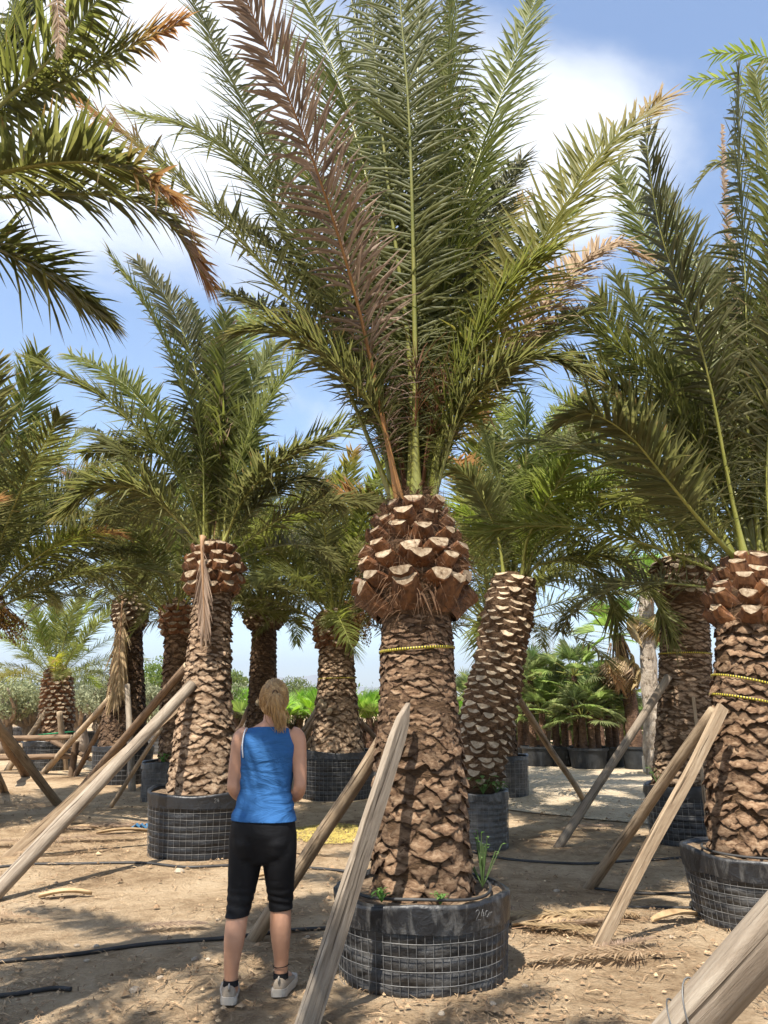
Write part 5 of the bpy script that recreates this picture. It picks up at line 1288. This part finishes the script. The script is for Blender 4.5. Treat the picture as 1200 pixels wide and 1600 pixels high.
# ================================================================ FAN PALMS AND OTHER BACKGROUND PLANTS
rng = random.Random(71)
FAN = {}
def fan_mesh(kind, var):
    k = (kind, var)
    if k not in FAN:
        r = random.Random(900 + var)
        if kind == 'bright': FAN[k] = fan_geo(r, 20, 120, .45, .62, .62, .04).mesh('fan_leaf', ['fan_leaf_bright', 'rachis'])
        elif kind == 'dead': FAN[k] = fan_geo(r, 18, 110, .35, .62, .4, .35).mesh('fan_leaf', ['fan_leaf_dead', 'rachis_dead'])
        else: FAN[k] = fan_geo(r, 26, 215, .55, .48, .42, .10).mesh('fan_leaf', ['fan_leaf', 'rachis'])
    return FAN[k]
def fan_palm(base, h, r0, label, group, kind='green', n=16, size=1.0, el=(82, -15), trunk='fan_trunk', dead=0, name='fan_palm', lean=0.0):
    z0 = base[2] if len(base) > 2 else gz(base[0], base[1])
    root = empty(name, (base[0], base[1], z0), label, 'palm tree', group)
    mb = MB(); ph = rng.uniform(0, 9); pts = [(lean * u * u, 0, h * u) for u in (0, .3, .6, .85, 1)]
    V = []; C = catmull(pts, 18); seg = 12; F = []
    for i, c in enumerate(C):
        u = i / 18
        for k in range(seg):
            a = 2 * math.pi * k / seg; q = r0 * lerp(1.1, .8, u) * (1 + .28 * noise.noise(Vector((math.cos(a) * 2.5, math.sin(a) * 2.5, u * h * 9 + ph))))
            V.append((c.x + q * math.cos(a), c.y + q * math.sin(a), c.z))
    for i in range(18):
        for k in range(seg): k2 = (k + 1) % seg; F.append((i * seg + k, i * seg + k2, (i + 1) * seg + k2, (i + 1) * seg + k))
    F.append(tuple(range(18 * seg, 19 * seg))); mb.add(V, F)
    for _ in range(int(130 * h)):       # shaggy leaf bases and fibre
        u = rng.random(); a = rng.uniform(0, 6.283); c = C[int(u * 18)]; o = Vector((math.cos(a), math.sin(a), 0)); q = c + o * r0 * .85; s = Vector((-o.y, o.x, 0)) * .02
        e = q + o * rng.uniform(.03, .10) + Vector((0, 0, rng.uniform(-.02, .14))); mb.add([q - s, q + s, e], [(0, 1, 2)])
    link('trunk', mb.mesh('trunk', [trunk], smooth=False, attrs=False), root)
    top = C[-1]
    for i in range(n):
        t = (i + .5) / n; az = i * 2.39996 + rng.uniform(-.3, .3); e = lerp(el[0], el[1], t) + rng.uniform(-8, 8); s = size * rng.uniform(.82, 1.12)
        M = Matrix.Translation(top + Vector((math.cos(az), math.sin(az), 0)) * r0 * .5 * t) @ Matrix.Rotation(az, 4, 'Z') @ Matrix.Rotation(-R(e), 4, 'Y') @ Matrix.Rotation(rng.uniform(-.5, .5), 4, 'X') @ Matrix.Diagonal((s, s, s, 1))
        link('fan_leaf', fan_mesh(kind, rng.randrange(4)), root, M)
    for i in range(dead):
        az = rng.uniform(0, 6.283); e = rng.uniform(-88, -62); s = size * rng.uniform(.85, 1.15)
        M = Matrix.Translation(top + Vector((math.cos(az) * r0, math.sin(az) * r0, -.12 - .25 * rng.random()))) @ Matrix.Rotation(az, 4, 'Z') @ Matrix.Rotation(-R(e), 4, 'Y') @ Matrix.Rotation(rng.uniform(-.6, .6), 4, 'X') @ Matrix.Diagonal((s, s, s, 1))
        link('dead_leaf', fan_mesh('dead', rng.randrange(3)), root, M)
    return root
def tub(x, y, r, h, label, group=None, mat='plastic_pot', name='plant_tub'):
    z0 = gz(x, y) + .018; mb = MB(); seg = 32; V = []; F = []
    tab = [(r * .84, 0), (r * .92, h * .5), (r * .98, h * .88), (r * 1.05, h * .89), (r * 1.05, h), (r * .97, h), (r * .95, h * .9), (0.01, h * .88)]
    for q, z in tab:
        for k in range(seg): a = 2 * math.pi * k / seg; V.append((q * math.cos(a), q * math.sin(a), z))
    for i in range(len(tab) - 1):
        for k in range(seg): k2 = (k + 1) % seg; F.append((i * seg + k, i * seg + k2, (i + 1) * seg + k2, (i + 1) * seg + k))
    mb.add(V, F); mb.mi = [1 if i >= (len(tab) - 2) * seg else 0 for i in range(len(F))]
    o = link(name, mb.mesh(name, [mat, 'soil'], smooth=False, attrs=False), None, Matrix.Translation((x, y, z0)), label, 'planter', group); return o
# group of bushy fan palms in black tubs
X = lambda b, Y: b * Y          # b: bearing (tangent) from the viewpoint, Y: metres away
for brg, Y, r in ((0.1714, 20.6, .30), (0.1924, 19.8, .42), (0.2199, 19.9, .42), (0.2538, 19.2, .47), (0.2829, 19.6, .36), (0.1536, 21.5, .4), (0.1310, 22.5, .4)):
    tub(X(brg, Y), Y, r, .46 if r > .35 else .40, 'black round plastic tub under the bushy fan palms', 'tubs of the fan palm group')
for brg, Y, h, s in ((0.1714, 20.6, 1.1, .95), (0.1859, 19.9, 1.75, 1.0), (0.1988, 19.7, .95, .9), (0.2150, 20.0, 1.2, 1.0), (0.2263, 19.8, 1.0, .85), (0.2417, 19.4, 1.85, 1.0), (0.2490, 19.1, .9, .95), (0.2595, 19.2, 1.0, 1.0), (0.2667, 19.4, .8, .8), (0.2813, 19.6, 1.25, 1.0), (0.2894, 19.7, .9, .9), (0.1536, 21.5, 1.3, 1.0), (0.1310, 22.5, 1.4, 1.0), (0.1778, 22.5, 1.5, 1.0), (0.2304, 22.5, 1.4, 1.0), (0.2716, 22.5, 1.5, 1.0), (0.1067, 23.5, 1.3, 1.0), (0.2959, 22.8, 1.3, 1.0)):
    big = h > 1.7
    fan_palm((X(brg, Y), Y, .36), h - .10 + rng.uniform(0, .15), .085, 'taller fan palm rising above the tubs with a grey spiky head' if big else ('low bushy fan palm with red-brown shaggy stem in a black tub' if Y < 21 else 'fan palm crown showing behind the row of black tubs'), 'tall fan palms over the tubs' if big else 'low fan palms in tubs' if Y < 21 else 'fan palms behind the tubs', n=20, size=s * .95, el=(84, rng.choice((-20, -5, 10))))
for i in range(16):
    brg = 0.1091 + i * .01374 + rng.uniform(-.004, .004); Y = rng.uniform(23.6, 25.5)
    fan_palm((X(brg, Y), Y), rng.uniform(.25, .7), .10, 'fan palm crown showing behind the row of black tubs', 'fan palms behind the tubs', n=14, size=1.05, el=(84, -5))
# row of young bright fan palms
for i in range(34):
    brg = -0.2005 + i * .00647 + rng.uniform(-.0024, .0024); Y = rng.uniform(25.5, 29)
    fan_palm((X(brg, Y), Y), rng.uniform(.75, 1.05), .13, 'young bright green fan palm with orange-brown stem in the far row', 'bright young fan palms in the far row', 'bright', n=10, size=rng.uniform(.85, 1.1), el=(86, 35))
for i in range(8):
    brg = 0.0938 + i * .00728 + rng.uniform(-.0024, .0024); Y = rng.uniform(28, 31)
    fan_palm((X(brg, Y), Y), rng.uniform(.7, 1.0), .13, 'young bright green fan palm behind the leaning palm', 'bright young fan palms behind the leaning palm', 'bright', n=9, size=1.0, el=(86, 35))
# tall fan palm with dead skirt, and the pale trunk beside it
fan_palm((X(0.3136, 18.9), 18.9, .4), 2.72, .17, 'fan palm with a hanging skirt of dead straw leaves beside a pale trunk', None, 'bright', n=14, size=1.05, el=(80, -25), trunk='fan_trunk', dead=26, name='skirted_fan_palm', lean=-.25)
tub(X(0.3136, 18.9), 18.9, .33, .50, 'small black square-shouldered tub under the skirted fan palm')
pp = fan_palm((X(0.3363, 17.6), 17.6), 4.1, .19, 'pale shaggy-barked fan palm trunk between the skirted palm and the ringed trunk', None, 'bright', n=12, size=1.1, el=(80, -10), trunk='pale_bark', dead=6, name='pale_fan_palm', lean=.12)
mb = MB(); bmesh_ = None
mb.add([(sx * .2, sy * .12, z) for z in (0, .36) for sx, sy in ((-1, -1), (1, -1), (1.05, 1), (-.96, 1))], [(3, 2, 1, 0), (4, 5, 6, 7), (0, 1, 5, 4), (1, 2, 6, 5), (2, 3, 7, 6), (3, 0, 4, 7)])
m_ = mb.mesh('concrete_block', ['cement'], smooth=False, attrs=False); bm = bmesh.new(); bm.from_mesh(m_); bmesh.ops.bevel(bm, geom=bm.edges[:], offset=.02, segments=2, affect='EDGES'); bm.to_mesh(m_); bm.free()
q = (X(0.3330, 18.0), 18.0); link('concrete_block', m_, None, Matrix.Translation((q[0], q[1], gz(*q) + .015)), 'grey concrete block beside the black tub', 'block')

# gnarled pruned olive trees
LEAF6 = None
def leaf_cloud(mb, centre, rad, n, size, rng, flat=.75):
    for _ in range(n):
        d = Vector((rng.gauss(0, 1), rng.gauss(0, 1), rng.gauss(0, 1))).normalized() * rad * rng.uniform(.35, 1.05) ** .6
        p = centre + Vector((d.x, d.y, d.z * flat)); a = Vector((rng.gauss(0, 1), rng.gauss(0, 1), rng.gauss(.4, 1))).normalized(); b = a.cross(Vector((rng.gauss(0, 1), rng.gauss(0, 1), rng.gauss(0, 1)))).normalized()
        s = size * rng.uniform(.6, 1.4); mb.add([p, p + a * s * .5 + b * s * .18, p + a * s, p + a * s * .5 - b * s * .18], [(0, 1, 2, 3)], 0, [.3] * 4, [0, .5, 1, .5])
def olive(brg, Y, h, w, label, clumps=16):
    x = X(brg, Y); root = empty('olive_tree', (x, Y, gz(x, Y) - .02), label, 'tree', 'gnarled olives in the far left row')
    tm = MB(); cr_ = MB()
    tm.tube([(0, 0, 0), (.06, 0, h * .15), (-.05, .05, h * .30), (-.04, .03, h * .42)], [.34, .24, .25, .16], 12, jit=.16, rng=rng)
    for i in range(clumps):
        a = i * 2.4 + rng.uniform(-.4, .4); r_ = w * rng.uniform(.35, 1); z = h * rng.uniform(.50, 1.0); e = Vector((math.cos(a) * r_, math.sin(a) * r_, z))
        m = Vector((math.cos(a + .4) * r_ * .55, math.sin(a + .4) * r_ * .55, lerp(h * .38, z, .35) + rng.uniform(-.15, .15)))
        tm.tube(catmull([(-.05, .05, h * .32), m, e], 6), [.11, .085, .07, .065, .05, .045, .035], 7, jit=.25, rng=rng)
        for q in range(2): leaf_cloud(cr_, e.lerp(m, .35 * q) + Vector((rng.gauss(0, .1), rng.gauss(0, .1), .08)), rng.uniform(.28, .45), 240, .10, rng)
    link('trunk', tm.mesh('trunk', ['olive_bark'], attrs=False), root); link('crown', cr_.mesh('crown', ['olive_leaf']), root)
for brg, Y, h, w, lb in ((-0.4753, 25, 2.45, 1.3, 'gnarled olive with a bare dark limb at the far left'), (-0.4430, 27, 2.2, 1.2, 'gnarled olive partly behind the short young palm'), (-0.3815, 25.5, 2.35, 1.2, 'gnarled olive right of the short young palm with a dark slanting limb'), (-0.3557, 28, 2.5, 1.2, 'gnarled olive close left of the dark trunk'), (-0.2926, 27, 2.2, 1.3, 'gnarled olive between the dark trunk and the slim palm'), (-0.2061, 27, 2.0, 1.0, 'gnarled olive stump by the pole pair behind the woman'), (-0.5173, 26, 2.3, 1.2, 'gnarled olive beyond the left edge')):
    olive(brg, Y, h, w, lb)
def leafy(brg, Y, h, w, label, mat='bush_leaf', n=26, size=.16, name='bushy_tree', per=260):
    x = X(brg, Y); root = empty(name, (x, Y, gz(x, Y) - .02), label, 'tree'); tm = MB(); cm = MB()
    tm.tube([(0, 0, 0), (.05, 0, h * .3), (0, .05, h * .7)], [.16, .13, .05], 8)
    for i in range(n):
        a = i * 2.4; u = (i + .5) / n; e = Vector((math.cos(a) * w * math.sqrt(u) * rng.uniform(.7, 1), math.sin(a) * w * math.sqrt(u), h * lerp(1, .45, u) * rng.uniform(.85, 1)))
        tm.tube([(0, .02, h * .35), e * .7, e], [.05, .03, .01], 4, cap=False); leaf_cloud(cm, e, w * .36, per, size, rng)
    link('trunk', tm.mesh('trunk', ['olive_bark'], attrs=False), root); link('crown', cm.mesh('crown', [mat]), root)
leafy(-0.2886, 36, 3.3, 1.9, 'dense green leafy tree behind the olives')
leafy(-0.1924, 44, 3.4, 1.4, 'dark narrow leafy tree behind the left pale trunk', n=18)
leafy(-0.1115, 48, 2.9, 2.0, 'rounded leafy tree beyond the bright young fan palms', n=20)
# bare twigs behind the leaning palm
x = X(0.2037, 24); root = empty('bare_shrub', (x, 24, 0), 'leafless twiggy shrub rising behind the low fan palms', 'shrub'); mb = MB()
for _ in range(60):
    a = rng.uniform(0, 6.28); r_ = rng.uniform(.1, .6); e = Vector((math.cos(a) * r_, math.sin(a) * r_, rng.uniform(2.6, 3.9))); m = e * .6 + Vector((rng.gauss(0, .06), 0, -.1)); m.z = max(m.z, 1.2)
    mb.tube([(0, 0, 0), m, e], [.02, .009, .003], 3, cap=False)
link('stem', mb.mesh('stem', ['olive_bark'], attrs=False), root)
# far mass of green beyond the rows
cm = MB()
for i in range(150):
    x = rng.uniform(-42, 48); y = rng.uniform(48, 62); h = rng.uniform(1.3, 2.7) + (.5 if x < 0 else 0); leaf_cloud(cm, Vector((x, y, h * .55)), h * .8, 120, .32, rng, flat=.55)
link('far_grove', cm.mesh('far_grove', ['bush_leaf']), None, None, 'far-off green belt of trees along the horizon', 'trees', kind='stuff')

# ================================================================ WEEDS
def weed(loc, label, n=14, size=.07, h=.14, parent=None):
    root = empty('weed', loc, label, 'plant'); sm = MB(); 
    lm = MB(); V = [(0, 0, 0), (.5, .28, .08), (1, 0, -.06), (.5, -.28, .08), (.5, 0, -.02)]; lm.add([Vector(v) for v in V], [(0, 4, 1), (1, 4, 2), (2, 4, 3), (3, 4, 0)], 0, [.3] * 5, [0, .5, .7, .5, .4]); lmesh = lm.mesh('leaf', ['weed_leaf'])
    for i in range(n):
        az = i * 2.4; u = rng.random(); e = Vector((math.cos(az) * h * .6 * u, math.sin(az) * h * .6 * u, h * rng.uniform(.5, 1)))
        sm.tube([(0, 0, 0), e * .6, e], .0025, 4, cap=False); s = size * rng.uniform(.6, 1.2)
        link('leaf', lmesh, root, Matrix.Translation(e) @ Matrix.Rotation(az, 4, 'Z') @ Matrix.Rotation(rng.uniform(-.5, .5), 4, 'Y') @ Matrix.Diagonal((s, s, s, 1)))
    link('stem', sm.mesh('stem', ['weed_leaf']), root)
weed((G0[0] + .02, G0[1] - .20, .555), 'broad-leaved green weed growing on the narrow dusty bag', 22, .10, .20)
weed((G0[0] + .17, G0[1] - .16, .555), 'smaller green weed at the rim of the narrow dusty bag', 14, .09, .14)
weed((A0[0] + .36, A0[1] + .02, .44), 'tall thin weed on the big bag\'s right rim', 18, .035, .32)
weed((A0[0] - .24, A0[1] - .33, .44), 'small green tuft at the front left of the big bag', 16, .035, .07)
weed((A0[0] + .08, A0[1] - .38, .44), 'small green tuft at the front of the big bag', 16, .03, .06)
weed((I0[0] + .22, I0[1] - .36, .60), 'green tuft on the dark shaded bag', 24, .06, .20)
weed((I0[0] - .36, I0[1] - .14, .60), 'spiky green shoot at the left rim of the dark shaded bag', 8, .09, .22)
weed((D0[0] - .1, D0[1] - .3, .58), 'grey-green tuft on the small pale dusty bag', 20, .07, .16)
q = (-0.367,4.917); weed((q[0], q[1], gz(*q)), 'little green seedling on the ground left of the big bag', 9, .035, .06)

# ================================================================ GROUND LITTER
rng = random.Random(81)
mb = MB()
def chip(x, y, kind):
    z = gz(x, y) + .012; a = rng.uniform(0, 6.283)
    if kind == 0:      # thread / twig
        l = rng.uniform(.03, .16); d = Vector((math.cos(a), math.sin(a), 0)) * l; s = Vector((-math.sin(a), math.cos(a), 0)) * rng.uniform(.0012, .004); h = Vector((0, 0, rng.uniform(.002, .012)))
        p = Vector((x, y, z)); m = p + d * .5 + s * rng.uniform(-6, 6) + h
        mb.add([p - s, p + s, m + s + h * .3, m - s, p + d + s * .4, p + d - s * .4], [(0, 1, 2, 3), (3, 2, 4, 5)])
    else:              # crumb
        s = rng.uniform(.004, .018) * (1 if rng.random() < .9 else 1.8); p = Vector((x, y, z + s * .2))
        mb.add([p + Vector((math.cos(a + k * 1.57) * s * rng.uniform(.6, 1.4), math.sin(a + k * 1.57) * s, 0)) for k in range(4)] + [p + Vector((0, 0, s * rng.uniform(.5, 1)))], [(0, 1, 4), (1, 2, 4), (2, 3, 4), (3, 0, 4)])
for _ in range(30000):
    y = 3.3 + 11 * rng.random() ** 1.7; x = rng.uniform(-.62, .62) * (y + 1.0)
    if noise.noise(Vector((x * .8, y * .8, 9))) + rng.uniform(-.5, .5) < -.05: continue
    chip(x, y, 0 if rng.random() < .62 else 1)
link('ground_litter', mb.mesh('ground_litter', ['litter'], smooth=False, attrs=False), None, None, 'scattered dry leaf threads and crumbs over the soil', 'litter', kind='stuff')
mb = MB(); c = (-0.607,9.755)
for _ in range(2600):
    r_ = math.sqrt(rng.random()); a = rng.uniform(0, 6.283); x = c[0] + .52 * r_ * math.cos(a) * rng.uniform(.7, 1.15); y = c[1] + .75 * r_ * math.sin(a)
    s = rng.uniform(.006, .014); z = gz(x, y) + .012; mb.add([(x - s, y, z), (x, y - s, z + .004), (x + s, y, z), (x, y + s, z + .010)], [(0, 1, 2, 3)])
link('yellow_blossom', mb.mesh('yellow_blossom', ['yellow_petal'], smooth=False, attrs=False), None, None, 'patch of fallen yellow blossom on the soil behind the woman', 'blossom', kind='stuff')
# dry frond remains lying about
def dry_frond(p, ang, ln, label, kind='d', grp='dry frond pieces on the ground'):
    x, y = p; z = gz(x, y) + .035
    o = link('dry_frond', lib_frond(20, int(ang) % 3, kind), None, Matrix.Translation((x, y, z)) @ Matrix.Rotation(R(ang), 4, 'Z') @ Matrix.Rotation(R(-3), 4, 'Y') @ Matrix.Diagonal((ln, ln, ln * .25, 1)), label, 'dry frond', grp)
DRY = [(True, (-4.08,9.895), 10, 1.2), (True, (-3.646,10.394), -20, 1.0), (True, (-3.355,8.841), 175, 1.1), (True, (-2.869,9.358), 30, .8), (True, (-4.027,9.112), 5, 1.3), (True, (-2.847,8.658), 200, .9), (True, (-3.406,9.53), 80, .7), (True, (-4.617,10.948), -35, 1.0),
       (False, (0.852,5.644), 12, .7), (False, (1.134,5.984), 150, .8), (False, (1.719,5.824), 170, .9), (False, (1.176,5.144), 20, .6), (False, (1.813,5.144), 190, 1.0), (False, (2.044,6.119), 200, .8), (False, (0.521,5.747), 30, .5), (False, (1.584,5.461), 160, .7), (False, (-2.414,5.903), 170, .7), (False, (-1.8,5.673), 10, .6), (False, (-0.385,8.314), 160, .6), (False, (2.002,9.895), 10, .8), (False, (2.567,9.443), 170, .9)]
for heap, p, a, l in DRY:
    dry_frond(p, a, l, 'dry straw-brown frond piece in the heap by the left poles' if heap else 'dry straw-brown frond piece lying on the open soil', grp='frond heap by the left poles' if heap else 'loose frond pieces')
# sheath pieces and stones
def lump(p, s, label, name, mat, flat=.6, grp=None, cat='stone'):
    x, y = p; bm = bmesh.new(); bmesh.ops.create_icosphere(bm, subdivisions=2, radius=s)
    for v in bm.verts: v.co *= 1 + .35 * noise.noise(v.co / s * 1.3 + Vector((x * 9, y * 9, 0))); v.co.z *= flat
    m = bpy.data.meshes.new(name); bm.to_mesh(m); bm.free(); m.materials.append(MATS[mat]); link(name, m, None, Matrix.Translation((x, y, gz(x, y) + s * flat * .4)) @ Matrix.Rotation(x * 40, 4, 'Z'), label, cat, grp)
for p, s in (((-1.142,5.144), .022), ((-1.061,5.144), .018), ((-1.875,7.621), .045), ((-1.822,5.381), .022), ((-1.78,5.109), .018), ((-1.337,4.615), .03), ((-1.949,5.395), .02), ((0.283,4.269), .02), ((0.552,4.392), .02), ((-0.252,8.152), .02), ((0.763,4.663), .018), ((1.435,6.948), .025), ((1.876,5.53), .02), ((-0.507,5.601), .02), ((-1.179,5.984), .016), ((-1.256,4.812), .02)):
    lump(p, s, 'small rounded stone lying on the sandy soil', 'stone', 'stone', grp='small stones on the soil')
def sheath(p, ang, ln, label):
    x, y = p; mb = MB(); V = []; F = []; n = 10
    for i in range(n + 1):
        u = i / n; w = .045 * math.sin(math.pi * min(1, u * .9 + .08)) + .006
        for k in range(5): v = k / 4 * 2 - 1; V.append((u * ln, v * w, .025 * v * v + .03 * math.sin(u * 3)))
    for i in range(n):
        for k in range(4): a = i * 5 + k; F.append((a, a + 5, a + 6, a + 1))
    mb.add(V, F); m = mb.mesh('leaf_sheath', ['dry_leaf'], attrs=False)
    o = link('leaf_sheath', m, None, Matrix.Translation((x, y, gz(x, y) + .012)) @ Matrix.Rotation(R(ang), 4, 'Z'), label, 'leaf sheath', 'dry boat-shaped sheaths'); md = o.modifiers.new('t', 'SOLIDIFY'); md.thickness = .004
for p, a, l in (((0.876,5.793), 5, .42), ((0.985,5.673), 15, .40), ((1.814,5.984), 170, .5), ((1.867,5.871), 20, .4), ((-3.38,9.664), 15, .6), ((-3.928,10.089), -10, .55), ((-1.153,7.331), 8, .4), ((-2.73,6.626), 12, .4)):
    sheath(p, a, l, 'dry orange-brown boat-shaped leaf sheath lying on the soil')
x, y = (-3.041,9.895); mb = MB()
for k in range(5): mb.tube([(0.03 * k, .02 * math.sin(k * 2), .02), (.03 * k + .05, .05 * math.cos(k * 3), .06), (.03 * k + .1, -.03, .02)], .022, 5, flat=.3)
link('plastic_scrap', mb.mesh('plastic_scrap', ['blue_plastic'], smooth=False, attrs=False), None, Matrix.Translation((x, y, gz(x, y) + .02)), 'crumpled scrap of blue plastic in the frond heap', 'scrap')

# ================================================================ AIR: thin even haze, visible only over kilometres
mb = MB(); mb.add([(x, y, z) for z in (-6, 420) for x, y in ((-7500, -300), (7500, -300), (7500, 8200), (-7500, 8200))], [(3, 2, 1, 0), (4, 5, 6, 7), (0, 1, 5, 4), (1, 2, 6, 5), (2, 3, 7, 6), (3, 0, 4, 7)])
t = NT('haze'); pv = t.node('ShaderNodeVolumePrincipled'); pv.inputs['Color'].default_value = (.78, .86, .96, 1); pv.inputs['Density'].default_value = 0.00022; pv.inputs['Anisotropy'].default_value = 0.3
t.l.new(pv.outputs[0], t.node('ShaderNodeOutputMaterial').inputs['Volume'])
link('haze', mb.mesh('haze', ['haze'], smooth=False, attrs=False), kind='stuff', label='thin pale haze in the air over the plain', cat='haze')
